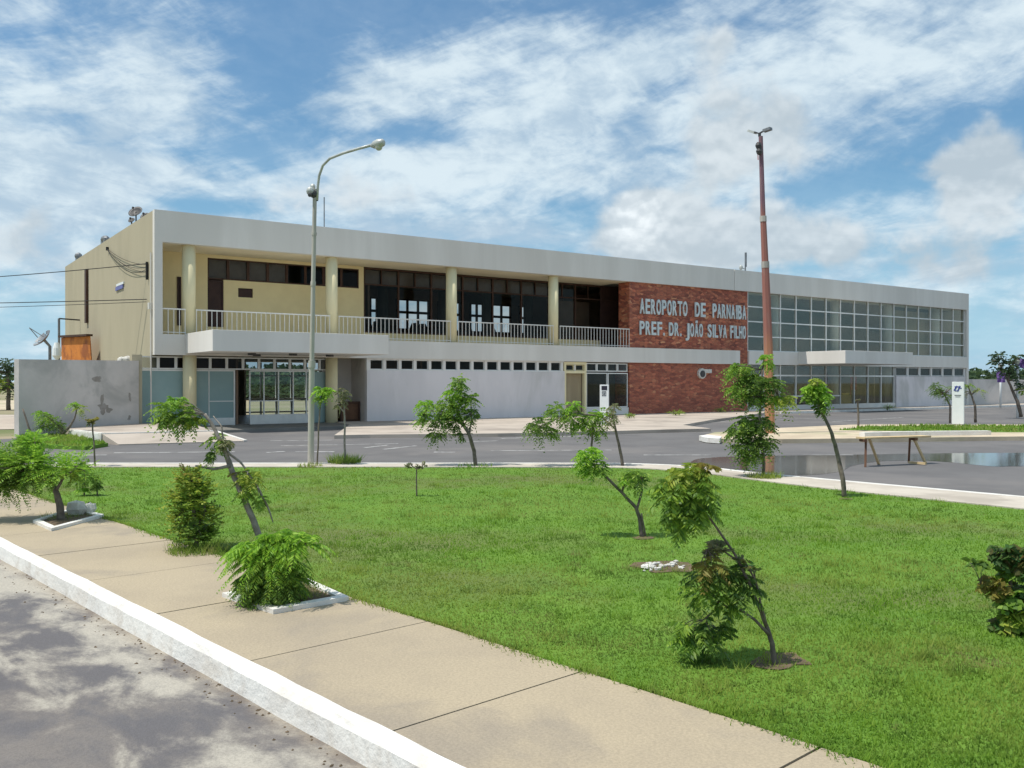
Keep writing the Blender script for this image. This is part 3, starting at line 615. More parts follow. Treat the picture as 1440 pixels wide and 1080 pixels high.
for k in range(8):
    a = 11.24 + 7.01/8*k; frame(a+.002, a+7.01/8-.002, zw0, zw1, YB+.01, .055, 'brown_frame', 'glass_smoke')
    if k < 4: part(MB().box(a+.06,a+7.01/8-.06,YB+.1,YB+.13,zw0+.05,zw1-.05), 'window_board', 'curtain_board')
dr = frame(11.25,11.91,4.23,6.22,YB+.01,.06,'brown_door',None,name='balcony_door'); MB().box(11.31,11.85,YB+.05,YB+.08,4.29,6.16).build('door_panel','brown_door',dr)
part(MB().box(12.57,13.18,YB+.06,YB+.3,5.56,5.94), 'air_conditioner_opening', 'brown_door')
frame(9.98,10.14,4.23,6.26,YB-.05,.05,'brown_door','brown_door',name='shutter',gname='shutter_leaf')
lb = part(MB().box(8.98,9.25,YB-.16,YB-.001,5.62,5.98), 'wall_box', 'steel_grey')
# hall glazing
fr = MB(); zl = 4.2
for k in range(17):
    x_ = 18.53 + .91*k
    if x_ > 33.05: break
    w_ = .05 if k % 2 else .085
    fr.box(x_-w_/2,x_+w_/2,YB+.01,YB+.11,6.52,ZC-.1)
    if k % 2 == 0: fr.box(x_-w_/2,x_+w_/2,YB+.01,YB+.11,zl+.02,6.46)
fr.box(18.5,33.06,YB+.008,YB+.112,6.46,6.52).box(18.5,33.06,YB+.008,YB+.112,ZC-.1,ZC-.02).box(18.5,33.06,YB+.006,YB+.114,zl,zl+.07)
part(MB().box(33.085,36.2,YB+.02,YB+.1,ZT+.001,ZC-.004), 'dark_opening_panel', 'brown_door')  # added dark panel; the darkness of the opening is put into its colour
part(MB().box(34.9,35.0,YB-.03,YB+.018,ZT+.4,ZC-.1).box(33.2,36.1,YB-.03,YB+.018,6.46,6.52), 'opening_panel_frame', 'brown_frame')  # bars laid over the dark opening panel
fo = part(fr, 'window_wall_frame', 'brown_frame'); MB().box(18.5,33.06,YB+.055,YB+.065,zl+.05,ZC-.05).build('glazing', 'glass_smoke', fo)
for k in range(12):
    x_ = 18.53 + .91*k; part(MB().box(x_+.05,x_+.86,YB+.14,YB+.16,6.54,ZC-.12), 'transom_board', 'curtain_board')
# hall furniture seen against the far windows
for (x_, y_) in ((24.9,45.4),(25.6,45.8),(22.4,45.2),(28.3,45.3),(30.2,45.6)):
    ch = MB().box(x_-.3,x_+.3,y_-.28,y_+.28,4.17,4.6).tube([(x_,y_+.28,4.5),(x_,y_+.30,4.95),(x_,y_+.33,5.22)],[.3,.33,.2],12)
    o = ch.build('armchair', 'dark_metal', None, loc=(x_,y_,4.17)); tag(o, None, 'armchair', 'armchairs in the upstairs hall')
ARM = [o for o in C.objects if o.name.startswith('armchair')]
for o, l_ in zip(ARM, ('dark armchair against the widest lit hall window, left one of the close pair', 'dark armchair against the widest lit hall window, right one of the close pair', 'dark armchair leftmost in the upstairs hall, nearest the cream pier', 'dark armchair behind the third balcony column from the left', 'dark armchair rightmost of those in the upstairs hall')): o['label'] = l_
for (x_, y_, l_) in ((21.6,41.2,'leftmost of the dark ceiling fans in the upstairs hall'),(24.1,42.0,'second dark ceiling fan from the left in the upstairs hall'),(27.2,41.0,'third dark ceiling fan from the left in the upstairs hall'),(29.3,42.2,'rightmost of the dark ceiling fans in the upstairs hall')):
    o = MB().tube([(x_,y_,ZC),(x_,y_,6.75)], .02, 6).ball((x_,y_,6.7),.16,.16,.08,10).bar((x_-.6,y_,6.72),(x_+.6,y_+.1,6.72),.12,.02).bar((x_-.1,y_-.6,6.72),(x_,y_+.6,6.72),.12,.02).build('ceiling_fan','dark_metal',None,loc=(x_,y_,ZC))
    tag(o, l_, 'ceiling fan', 'ceiling fans in the upstairs hall')
# railing bays
posts = [XL+.3] + xs[:4] + [33.1]
for a, b in zip(posts, posts[1:]):
    m = MB(); a_ = a+(.0 if a < 9 else .2); b_ = b-(.2 if b < 33 else 0)
    m.box(a_,b_,Y0+.10,Y0+.15,4.70,4.75).box(a_,b_,Y0+.112,Y0+.138,3.80,3.83)
    n = int((b_-a_)/.2)
    for k in range(n+1):
        x_ = a_+.02+(b_-a_-.04)*k/n; m.box(x_-.0125,x_+.0125,Y0+.113,Y0+.137,ZT,4.70)
    part(m, 'railing', 'white_paint')
# red stone panel and lettering
part(MB().box(33.1,42.6,Y0+.12,Y0+.42,0,ZC-.003).box(33.1,33.38,Y0+.422,Y0+1.0,ZT,ZC-.005).box(33.1,33.38,Y0+.422,37.8,.12,ZS), 'stone_panel', 'red_stone')
def glyph(ch, x0, x1, zb, h, y, depth=.07, mt='letter_metal', parent=T, bold=.022, name='letter'):
    cu = bpy.data.curves.new('g', 'FONT'); cu.body = ch; cu.offset = bold; cu.extrude = .02
    ob = bpy.data.objects.new('g', cu); C.objects.link(ob); dg = bpy.context.evaluated_depsgraph_get()
    me = bpy.data.meshes.new_from_object(ob.evaluated_get(dg)); bpy.data.objects.remove(ob); bpy.data.curves.remove(cu)
    n = len(me.vertices); co = np.zeros(n*3); me.vertices.foreach_get('co', co); co = co.reshape(-1,3)
    xa, xb = co[:,0].min(), co[:,0].max(); cap = .729+2*bold
    X = x0 + (co[:,0]-xa)/(xb-xa)*(x1-x0); Z = zb + (co[:,1]+bold)/cap*h; Y = y - .03 - (co[:,2]+.02)/.04*depth
    off = parent.location if parent else Vector((0,0,0))
    me.vertices.foreach_set('co', np.stack([X-off.x, Y-off.y, Z-off.z],1).ravel()); me.materials.clear(); me.materials.append(M[mt]); me.update()
    me.name = name; o = bpy.data.objects.new(name, me); C.objects.link(o); o.parent = parent; return o
def word(txt, x0, x1, zb, h, fill=.80):
    n = sum(.5 if c in 'I.' else 1 for c in txt); u = (x1-x0)/n; x = x0
    for c in txt:
        w = u*(.5 if c in 'I.' else 1)
        if c == '.': glyph(c, x+u*.05, x+u*.26, zb, h, Y0+.12)
        elif c == 'I': glyph(c, x+w*.2, x+w*.7, zb, h, Y0+.12)
        else: glyph(c, x, x+w*fill, zb, h, Y0+.12)
        x += w
for a in [('AEROPORTO',33.8,37.5,5.60,.88),('DE',38.05,39.0,5.60,.88),('PARNAIBA',39.5,42.45,5.60,.88),
          ('PREF.',33.78,35.75,4.45,.80),('DR.',36.0,37.05,4.45,.80),('JOÃO',37.3,38.75,4.45,.80),('SILVA',39.1,40.75,4.45,.80),('FILHO',41.0,42.4,4.45,.80)]: word(*a)
# broken appliance niche on the stone panel
ac = part(MB().tube([(38.6,Y0+.12,2.35),(38.6,Y0-.02,2.35)],.30,18).box(38.65,39.35,Y0-.03,Y0+.118,2.38,2.60), 'wall_fitting', 'stone_white')
MB().tube([(38.6,Y0-.021,2.33),(38.6,Y0-.045,2.33)],.2,14).build('opening', 'dark_metal', ac)
# ---- ground floor, left wing
yg = Y0+.62
part(MB().box(8.1,9.75,yg-.02,yg+.08,.1,2.30), 'opaque_panel', 'teal_panel'); part(MB().box(10.0,11.78,yg-.02,yg+.08,.1,2.30), 'opaque_panel', 'teal_panel'); part(MB().box(15.2,15.75,yg-.02,yg+.08,.1,2.30), 'opaque_panel', 'teal_panel')
part(MB().box(8.1,11.8,yg-.05,yg-.021,2.30,2.36).box(8.1,8.16,yg-.05,yg-.021,.1,2.3).box(10.72,10.76,yg-.05,yg-.021,.1,2.3).box(11.74,11.80,yg-.05,yg-.021,.1,2.3).box(10.76,11.74,yg-.05,yg-.021,1.06,1.10).box(10.76,11.74,yg-.045,yg-.021,.1,.4), 'panel_frame', 'alu')
x = 8.1
while x < 15.7:
    frame(x+.002, x+.668, 2.37, 2.88, yg-.05, .05, 'alu', 'glass_smoke'); x += .672
ef = MB()
for xx in (12.42,13.02,13.65,14.3,14.9,15.2): ef.box(xx-.025,xx+.025,yg-.04,yg+.02,.5,2.33)
ef.box(12.42,15.2,yg-.042,yg+.022,.10,.5).box(12.42,15.2,yg-.045,yg+.025,2.30,2.36).box(12.45,14.3,yg-.036,yg+.016,1.05,1.09)
eo = part(ef, 'entrance_door_frame', 'alu'); MB().box(12.44,15.18,yg-.012,yg-.004,.5,2.3).build('glazing','glass_clear',eo)
part(MB().box(15.78,16.05,yg-.02,yg+.1,.1,ZS).box(16.06,17.6,38.2,38.3,.1,ZS).box(17.5,17.6,Y0+.302,38.2,.1,ZS), 'recess_wall', 'boundary_wall')
# middle: lilac wall and high windows
part(MB().box(17.5,28.6,Y0+.06,Y0+.30,0,2.38), 'ground_wall', 'lilac_wall')
part(MB().box(17.5,28.6,Y0+.08,Y0+.30,2.38,2.425).box(17.5,28.6,Y0+.08,Y0+.3,2.87,2.919), 'window_sill', 'white_paint')
for k in range(14):
    a = 17.68 + .775*k; frame(a, a+.63, 2.427, 2.868, Y0+.14, .03, 'alu', 'glass_smoke')
    part(MB().box(a+.632,a+.773,Y0+.09,Y0+.28,2.427,2.868), 'window_pier', 'white_paint')
part(MB().box(17.5,17.678,Y0+.09,Y0+.28,2.427,2.868), 'window_pier', 'white_paint')
# cream bay and dark glass bay
part(MB().box(28.75,29.95,Y0+.35,Y0+.42,.1,2.35), 'bay_panel', 'interior_tan')
frame(28.62,30.1,.05,2.9,Y0+.12,.13,'column_paint',None,name='bay_frame',d=.2,vs=(),hs=(2.38,))
frame(28.78,29.3,2.46,2.76,Y0+.2,.03,'column_paint','glass_smoke'); frame(29.42,29.95,2.46,2.76,Y0+.2,.03,'column_paint','glass_smoke')
part(MB().box(29.32,29.4,Y0+.16,Y0+.24,2.45,2.77), 'bay_post', 'white_paint')
frame(30.15,31.6,.5,2.35,Y0+.2,.05,'alu','glass_smoke'); frame(31.64,33.05,.5,2.35,Y0+.2,.05,'alu','glass_smoke')
for k in range(4): frame(30.15+.725*k, 30.15+.725*k+.7, 2.42, 2.86, Y0+.2, .05, 'alu', 'glass_smoke')
part(MB().box(30.12,33.08,Y0+.16,Y0+.3,.1,.49), 'base_panel', 'white_paint')
# ---- glass hall
cw = MB(); yc = Y0+.16
for k in range(17):
    x_ = 42.66 + 1.518*k; cw.box(x_-.035,x_+.035,yc,yc+.12,ZT,ZC-.01)
for z in (4.62,5.52,6.42): cw.box(42.63,66.98,yc+.004,yc+.116,z-.035,z+.035)
cw.box(42.63,66.98,yc+.002,yc+.118,ZT,ZT+.05)
co_ = part(cw, 'curtain_wall_frame', 'alu'); MB().box(42.63,66.98,yc+.055,yc+.065,ZT+.02,ZC-.005).build('glazing','glass_green',co_)
lw = MB()
for k in range(11):
    x_ = 42.66 + 1.518*k; lw.box(x_-.035,x_+.035,yc,yc+.12,.42,ZS-.005)
lw.box(42.63,57.9,yc+.004,yc+.116,2.22,2.31).box(46.3,51.8,yc+.006,yc+.114,.93,1.01)
lo = part(lw, 'shopfront_frame', 'alu'); MB().box(42.63,57.9,yc+.055,yc+.065,.42,ZS-.005).build('glazing','glass_green',lo)
part(MB().box(42.63,57.95,yc-.02,yc+.14,0,.42), 'base_panel', 'white_paint')
part(MB().box(57.97,XR-.302,Y0+.06,Y0+.3,0,2.27), 'ground_wall', 'lilac_wall')
for k in range(6):
    a = 58.0 + 1.495*k; frame(a, a+1.34, 2.30, 2.88, Y0+.14, .04, 'alu', 'glass_smoke'); part(MB().box(a+1.342,a+1.493,Y0+.09,Y0+.28,2.275,2.915), 'window_pier', 'white_paint')
o = MB().box(53.6,54.9,38.0,38.8,.12,.95).box(54.0,54.8,38.1,38.7,.95,1.1).build('counter','yellow_block',None,loc=(54.2,38.4,.12)); tag(o, 'yellow counter seen through the ground floor glass', 'counter')
o = MB().box(55.3,56.0,38.35,38.4,1.3,2.3).tube([(55.35,38.4,.12),(55.35,38.4,2.4)],.03,6).build('banner','red_cloth',None,loc=(55.35,38.4,.12)); tag(o, 'red banner standing behind the ground floor glass', 'banner')

# boundary walls
def bwall(name, pts, h0, h1, th, mt, label):
    m = MB(); a, b = Vector(pts[0]), Vector(pts[1]); d = (b-a).normalized(); n = Vector((-d.y,d.x))*th
    poly = [a, b, b+n, a+n]; i = len(m.v)
    m.v += [(p.x,p.y,0) for p in poly] + [(a.x,a.y,h0),(b.x,b.y,h1),(b.x+n.x,b.y+n.y,h1),(a.x+n.x,a.y+n.y,h0)]
    m.f += [(i,i+3,i+2,i+1),(i+4,i+5,i+6,i+7),(i,i+1,i+5,i+4),(i+1,i+2,i+6,i+5),(i+2,i+3,i+7,i+6),(i+3,i,i+4,i+7)]
    r = empty(name, (a.x,a.y,0), label, 'wall'); m.build('wall_panel', mt, r); return r, a, d
lwall, wa, wd = bwall('boundary_wall', ((3.6,33.9),(7.95,36.62)), 2.62, 2.68, .22, 'boundary_wall', 'stained grey boundary wall joining the left end of the terminal')
def wallpatch(s, z, blobs):
    m = MB(); nn = Vector((wd.y,-wd.x))
    for (ds, dz_, rx, rz) in blobs:
        i = len(m.v); k = 14
        for q_ in range(k):
            a = 2*math.pi*q_/k; j = rnd.uniform(.65,1.25); p = wa + wd*(s+ds+rx*j*math.cos(a)) + nn*.004; m.v.append((p.x,p.y,z+dz_+rz*j*math.sin(a)))
        m.f.append(tuple(range(i,i+k)))
        wa.x += 0; nn = nn*1.25
    m.build('stain', 'stain', lwall)
wallpatch(3.15, 1.95, [(0,0,.20,.11),(.12,.06,.12,.06)]); wallpatch(3.45, .95, [(-.05,.28,.08,.22),(0,0,.26,.14),(.25,-.12,.16,.09),(-.02,-.15,.1,.12)])
wallpatch(4.68, 1.25, [(0,.08,.06,.14),(.02,-.05,.07,.07)]); wallpatch(4.68,.55,[(0,0,.07,.07),(-.03,-.08,.08,.05)])
bwall('boundary_wall', ((XR+.01,36.95),(110,36.95)), 2.07, 2.07, .2, 'boundary_wall', 'low pale grey boundary wall right of the glass hall')

# ------------------------------------------------------------------ things on and around the building
def on_side(px, z):          # point above the left side wall line x=XL at picture column px
    r = F + RT*((px-CX)/FPX); t = XL/r.x; return Vector((XL, r.y*t, z))
def dish(px, py, t, r, label, name='satellite_dish', face=Vector((-.5,-.5,.55)), pole=.5, mt='dark_metal'):
    q = on_side(px, ZR); t = q.dot(F)+.3; c = dp(px, py, t); c.x = max(c.x, XL+.4); base = Vector((c.x, c.y, ZC+.3)); e = empty(name, tuple(base), label, 'satellite dish')
    f = face.normalized(); a = f.cross(Vector((0,0,1))).normalized(); b = a.cross(f)
    m = MB(); n = 20
    for k in range(5):
        rr = r*k/4; dd = .28*r*(k/4)**2
        for q_ in range(n):
            an = 2*math.pi*q_/n; p = c + a*(rr*math.cos(an)) + b*(rr*math.sin(an)) + f*dd; m.v.append(tuple(p))
    for k in range(4):
        for q_ in range(n): m.f.append((k*n+q_, k*n+(q_+1)%n, (k+1)*n+(q_+1)%n, (k+1)*n+q_))
    o = m.build('reflector', mt, e, smooth=True); so_ = o.modifiers.new('t','SOLIDIFY'); so_.thickness = .02
    MB().tube([base, (c.x,c.y,c.z-.05), tuple(c - f*.03)], .03, 8).build('mast', mt, e)
    MB().tube([tuple(c - b*r*.9 + f*.2*r), tuple(c + f*r*.95)], .012, 6).ball(tuple(c+f*r*.95), .05).build('feed_arm', 'dark_metal', e)
dish(180, 298, 38.6, .30, 'larger dark satellite dish on the left roof edge')
dish(193, 304, 37.2, .20, 'small dark satellite dish beside the larger one')
dish(174, 309, 39.3, .14, 'smallest satellite dish low at the roof edge, left of the larger one')
for px, w_, h_, lb_ in ((143, .9, .35, 'grey roof vent box halfway along the side parapet'), (106, .45, .4, 'small dark roof vent near the rear of the side parapet')):
    p = on_side(px, ZR); p.x += .16
    m = MB().box(p.x-.12,p.x+.12,p.y-w_/2,p.y+w_/2,ZR-.003,ZR+h_*.6); i = len(m.v)
    m.ball((p.x,p.y,ZR+h_*.6),.2,w_/2.2,h_*.5,12)
    o = m.build('roof_vent', 'steel_grey', None, loc=(p.x,p.y,ZR)); tag(o, lb_, 'roof vent')
p = dp(456, 320, 41.0); 
o = MB().tube([(p.x,p.y,ZC+.3),(p.x,p.y,ZR+1.72)], .025, 8).tube([(p.x-.25,p.y,ZC+.3),(p.x,p.y,ZR+.3)],.015,6).tube([(p.x+.25,p.y,ZC+.3),(p.x,p.y,ZR+.3)],.015,6).build('antenna_mast', 'steel_grey', None, loc=(p.x,p.y,ZC+.3)); tag(o, 'thin antenna mast on the roof behind the curved street lamp', 'antenna')
p = dp(1048, 376, 57.0)
e = empty('roof_antenna', (p.x,p.y,ZC+.3), 'short antenna with a small dish on the roof above the stone panel', 'antenna')
MB().tube([(p.x,p.y,ZC+.3),(p.x,p.y,ZR+1.5)], .045, 8).tube([(p.x+.05,p.y,ZR+.6),(p.x+.05,p.y,ZR+1.5)],.06,8).build('mast','steel_grey',e)
MB().bar((p.x,p.y,ZR+.45),(p.x-.35,p.y,ZR+.5),.05,.05).ball((p.x-.4,p.y,ZR+.52),.12,.12,.16).build('small_dish','lamp_shell',e)

# side wall details: downpipe, plaque, hanging cables, conduit
p = on_side(123.5, 0); m = MB().box(XL-.12,XL-.01,p.y-.22,p.y+.22,4.9,7.65); m.build('louvre_slot','brown_frame',T)
p = on_side(169, 0); MB().box(XL-.05,XL-.004,p.y-.75,p.y+.75,5.95,6.12).build('wall_plaque','blue_sign',T)
p = on_side(169, 0); MB().box(XL-.055,XL-.004,p.y-.9,p.y+.55,6.13,6.23).build('wall_plaque','plastic_white',T)
p1 = on_side(153, 0); y1, z1 = p1.y, H+(HY-350)/FPX*(p1.dot(F)); p2 = on_side(209, 0); y2, z2 = p2.y, H+(HY-372)/FPX*(p2.dot(F))
def catenary(a, b, sag, n=14): 
    a, b = Vector(a), Vector(b); return [a.lerp(b, k/n) - Vector((0,0,sag*4*(k/n)*(1-k/n))) for k in range(n+1)]
m = MB()
for k, sg in enumerate((.18,.34,.5,.26)): m.tube(catenary((XL-.06-.01*k,y1,z1),(XL-.06-.01*k,y2,z2-.10*k),sg), .010, 5)
m.tube([(XL-.06,y2,z2+.1),(XL-.06,y2,z2-.6)],.05,6).tube([(XL-.06,y1,z1+.08),(XL-.06,y1,z1-.08)],.06,6)
o = m.build('cable_bundle', 'wire', None, loc=(XL,y2,z2)); tag(o, 'drooping bundle of cables on the cream side wall', 'cable')
for (py0, py1, lb_) in ((396, 371, 'upper overhead wire running to the side wall'), (427, 421, 'lower overhead wire running to the side wall corner')):
    b = on_side(208, 0); t = b.dot(F); zb = H+(HY-py1)/FPX*t; bb = Vector((XL-.05, b.y, zb)); aa = dp(-700, py0-8, 62)
    m = MB().tube(catenary(aa, bb, .9 if py0 < 400 else .35, 24), .018, 5)
    if py0 > 400: m.tube(catenary(aa+Vector((0,0,-.18)), bb+Vector((0,0,-.1)), .5, 24), .012, 5)
    o = m.build('overhead_wire', 'wire', None, loc=tuple(bb)); tag(o, lb_, 'wire')
m = MB().tube([(XL-.05,36.86,.2),(XL-.05,36.86,6.9)], .03, 6).box(XL-.14,XL-.01,36.84,37.0,4.7,4.95).build('conduit','fascia_paint',T)
# orange stair parapet behind the wall, with dish
t0_ = 46.0
P = [dp(88,508,t0_), dp(134,508,t0_-2.5), dp(126,473,t0_-2.5), dp(86,475,t0_)]
nrm = Vector((.35,.9,0))*.2
m = MB(); P = [Vector((p.x,p.y,p.z)) for p in P]; P[0].z = 0; P[1].z = 0
m.v += [tuple(p) for p in P] + [tuple(p+nrm) for p in P]; m.f += [(0,1,2,3),(7,6,5,4),(0,4,5,1),(1,5,6,2),(2,6,7,3),(3,7,4,0)]
e = empty('stair_parapet', (P[0].x,P[0].y,0), 'orange rendered stair parapet against the cream side wall', 'parapet')
m.build('parapet_panel', 'orange_paint', e)
MB().bar(P[3]+Vector((0,0,.06)), P[2]+Vector((0,0,.06)), .3, .1).build('coping', 'brown_frame', e)
a = dp(82,447,t0_+1); b = on_side(122, 0); 
c = dp(83, 505, t0_+1.5)
e = empty('wall_post', (c.x,c.y,0), 'thin post with a bracket beside the orange parapet', 'post')
MB().tube([(c.x,c.y,0),(c.x,c.y,a.z)], .06, 8).build('post','steel_grey',e); MB().bar((c.x,c.y,a.z),(XL-.02,c.y+.2,a.z-.03),.07,.07).build('bracket','dark_metal',e)
c = dp(62, 478, t0_-3)
e = empty('mesh_dish', (c.x,c.y,0), 'grey mesh parabolic antenna tilted up above the grey boundary wall', 'satellite dish')
f = Vector((-.75,-.15,.65)).normalized(); a_ = f.cross(Vector((0,0,1))).normalized(); b_ = a_.cross(f); m = MB(); n = 24; r = .5
for k in range(5):
    for q_ in range(n):
        an = 2*math.pi*q_/n; rr = r*k/4; pnt = c + a_*(rr*math.cos(an)) + b_*(rr*math.sin(an)) + f*(.3*r*(k/4)**2); m.v.append(tuple(pnt))
for k in range(4):
    for q_ in range(n):
        if (q_ + k) % 6: m.f.append((k*n+q_, k*n+(q_+1)%n, (k+1)*n+(q_+1)%n, (k+1)*n+q_))
m.build('reflector','steel_grey',e).modifiers.new('t','SOLIDIFY').thickness = .02
MB().tube([(c.x+.25,c.y,0),(c.x+.25,c.y,c.z-.3),tuple(c)], .07, 8).build('mast','steel_grey',e)
MB().tube([tuple(c+a_*r*.8+f*.2), tuple(c+f*.85)], .02, 5).tube([tuple(c-a_*r*.8+f*.2), tuple(c+f*.85)], .02, 5).build('feed_arm','steel_grey',e)
c = dp(80, 497, 41.5); o = MB().tube([(c.x,c.y,0),(c.x,c.y,c.z-.3),(c.x,c.y,c.z-.1),(c.x,c.y,c.z+.25),(c.x,c.y,c.z+.5)],[.05,.05,.20,.17,.10],12).build('water_cistern','plastic_white',None,loc=(c.x,c.y,0)); tag(o, 'small white cistern on a stem above the boundary wall', 'cistern')
for px, s_ in ((171,.16),(180,.20)):
    c = dp(px, 505, 35.2); d_ = wd; m = MB().ball((c.x,c.y,2.74),s_,s_*.8,s_*.7,10,jit=.15); o = m.build('white_stone','stone_white',None,loc=(c.x,c.y,2.66)); tag(o, 'white lump on top of the boundary wall, ' + ('left one of the pair' if px==171 else 'right one of the pair'), 'stone')
# brown crate in the recess
c = (17.0, 37.6); e = empty('wooden_crate', (c[0],c[1],.1), 'brown wooden crate standing in the recess by the entrance', 'crate')
MB().box(16.6,17.42,37.25,38.0,.16,.95).build('crate_body','wood_brown',e)
MB().box(16.52,16.6,37.2,37.28,.12,.98).box(17.38,17.46,37.2,37.28,.12,.98).box(16.52,17.46,37.19,37.27,.9,1.0).box(16.52,17.46,37.19,37.27,.12,.2).build('crate_trim','brown_frame',e)

# ------------------------------------------------------------------ street lamp, red pole, signs
def P3(px, py, t): return tuple(dp(px, py, t))
t = 19.25; b = at(437, 653.5, .13); t = Vector(b).dot(F)
e = empty('street_lamp', b, 'tall grey street lamp with a curved arm at the far lawn edge', 'street lamp')
MB().tube([P3(437,654,t),P3(437.6,590,t),P3(438.5,512,t)],[.066,.064,.060],14).tube([P3(438.5,512,t),P3(440.5,400,t),P3(443,266,t)],[.050,.045,.042],14).tube([P3(438.6,517,t),P3(438.7,507,t)],.075,14).tube([P3(440.4,402,t),P3(440.6,396,t)],.055,14).tube([P3(441.8,331,t),P3(442,327,t)],.055,14).build('post','concrete_pole',e,smooth=False)
arm = [P3(446,282,t),P3(447,262,t-.01),P3(449,247,t-.05),P3(454,233,t-.12),P3(464,223,t-.25),P3(483,215.5,t-.45),P3(505,209,t-.7),P3(524,204,t-.9)]
MB().tube(arm,[.028]*8,10).build('arm','lamp_shell',e,smooth=True)
MB().bar(P3(441,281,t),P3(447,281,t),.05,.05).bar(P3(441,268,t),P3(447,268,t),.05,.05).build('bracket','dark_metal',e)
ha, hb = Vector(P3(522,205.5,t-.88)), Vector(P3(540,200,t-1.1)); hd = (hb-ha)
hm = MB().tube([ha, ha+hd*.25, ha+hd*.6, ha+hd*.9, hb],[.03,.075,.095,.075,.04],12)
h_ = hm.build('lamp_head','lamp_shell',e,smooth=True); hc = ha+hd*.6
MB().ball((hc.x,hc.y,hc.z-.07),.075,.075,.07,12).build('lamp_glass','lens',h_)
fl = MB().ball(P3(436.5,269,t-.05),.085,.085,.09,12).ball(P3(440,263,t+.05),.06,.06,.07,10); fl.build('floodlight','lamp_shell',e)
MB().ball(P3(441,273,t-.03),.075,.07,.09,10).ball(P3(436,274,t-.12),.05,.05,.05,8).build('floodlight_bracket','dark_metal',e)
b = at(1083, 609, .13); t = Vector(b).dot(F)
e = empty('light_pole', b, 'tall reddish tapered lighting pole rising behind the round tree', 'light pole')
MB().tube([P3(1083,611,t),P3(1080,480,t),P3(1076,372,t)],[.165,.15,.125],8).tube([P3(1076,374,t),P3(1073,305,t)],[.118,.10],8).tube([P3(1073,310,t),P3(1069.5,192,t)],[.088,.072],8).build('post','red_pole',e)
MB().tube([P3(1073.2,312,t),P3(1073,304,t)],.115,8).tube([P3(1076.2,377,t),P3(1076,368,t)],.135,8).build('collar','concrete_pole',e)
MB().tube([P3(1068,192,t),P3(1067.8,187.5,t)],.05,8).bar(P3(1067.5,188,t),P3(1076,183,t-.2),.05,.04).bar(P3(1067.5,188,t),P3(1060,186,t+.1),.05,.04).build('bracket','dark_metal',e)
MB().bar(P3(1074,184.5,t-.2),P3(1084,181,t-.4),.17,.09).build('lamp_head','steel_grey',e); MB().bar(P3(1062,187,t+.1),P3(1053,184.5,t+.3),.17,.08).build('lamp_head','lamp_shell',e)
MB().ball(P3(1066.5,205,t-.1),.11,.11,.13,8).ball(P3(1067.5,213,t-.1),.11,.11,.13,8).build('junction_box','dark_metal',e)
MB().tube([P3(1064.8,200,t-.08),P3(1066,225,t-.08)],.015,5).build('cable','red_cloth',e)

def totem(px, py, ztop_py, w, d, z0, label, kind):
    b = Vector(at(px, py, z0)); t = b.dot(F); zt = H + (HY-ztop_py)*t/FPX
    e = empty('totem_sign', tuple(b), label, 'sign'); yaw = R_(12)
    vd = Vector((b.x, b.y, 0)).normalized(); r = Vector((vd.y, -vd.x, 0)); r.rotate(__import__('mathutils').Euler((0,0,-.12)))
    f = Vector((r.y, -r.x, 0))      # towards the viewer side
    def q(u, z, k): p = b + r*u + f*k; return (p.x, p.y, z)
    def slab(m, u0, u1, z0_, z1_, k0, k1):
        i = len(m.v); m.v += [q(u0,z0_,k0),q(u1,z0_,k0),q(u1,z0_,k1),q(u0,z0_,k1),q(u0,z1_,k0),q(u1,z1_,k0),q(u1,z1_,k1),q(u0,z1_,k1)]
        m.f += [(i,i+1,i+2,i+3),(i+7,i+6,i+5,i+4),(i,i+4,i+5,i+1),(i+1,i+5,i+6,i+2),(i+2,i+6,i+7,i+3),(i+3,i+7,i+4,i)]; return m
    slab(MB(), -w/2, w/2, z0, zt, -d/2, d/2).build('slab','plastic_white',e,bevel=.01)
    F0 = d/2 + .002; F1 = d/2 + .008
    if kind == 'blue':
        m = MB(); s_ = w*.62; zc = zt - w*.62
        m.bar(q(-s_*.5,zc-s_*.30,F1), q(-s_*.12,zc+s_*.38,F1), .008, s_*.2, up=r).bar(q(-s_*.05,zc-s_*.42,F1), q(s_*.30,zc+s_*.40,F1), .008, s_*.17, up=r)
        slab(m, -s_*.45, s_*.35, zc+s_*.18, zc+s_*.34, F0, F1+.001); slab(m, s_*.1, s_*.5, zc-s_*.02, zc+s_*.12, F0, F1+.002); slab(m, -s_*.40, s_*.10, zc-s_*.40, zc-s_*.28, F0, F1+.001)
        m.build('emblem','blue_print',e)
        slab(slab(MB(), -w*.28, w*.26, zt-w*1.28, zt-w*1.20, F0, F1), -w*.2, w*.2, zt-w*1.40, zt-w*1.36, F0, F1).build('caption','steel_grey',e)
    else:
        slab(MB(), -w*.30, w*.34, zt-w*.62, zt-w*.14, F0, F1).build('dark_panel','dark_print',e)
        m = MB(); s_ = w*.5; zc = zt-w*1.02
        for (u0,u1,a0,a1) in ((-.5,.45,.38,.52),(-.5,.45,-.52,-.40),(-.5,-.38,-.40,.38),(.33,.45,-.40,.38),(-.22,.18,.1,.24),(.06,.2,-.25,.1),(-.22,.06,-.25,-.13),(-.22,-.1,-.13,.02)):
            slab(m, u0*s_, u1*s_, zc+a0*s_, zc+a1*s_, F0, F1)
        m.build('emblem','dark_print',e)
    return e
totem(1347.5, 596.5, 537, .44, .20, .145, 'white totem sign with a blue emblem on the median grass', 'blue')
totem(850, 597, 541, .36, .18, .12, 'white totem sign with a dark square in front of the dark glass doors', 'dark')
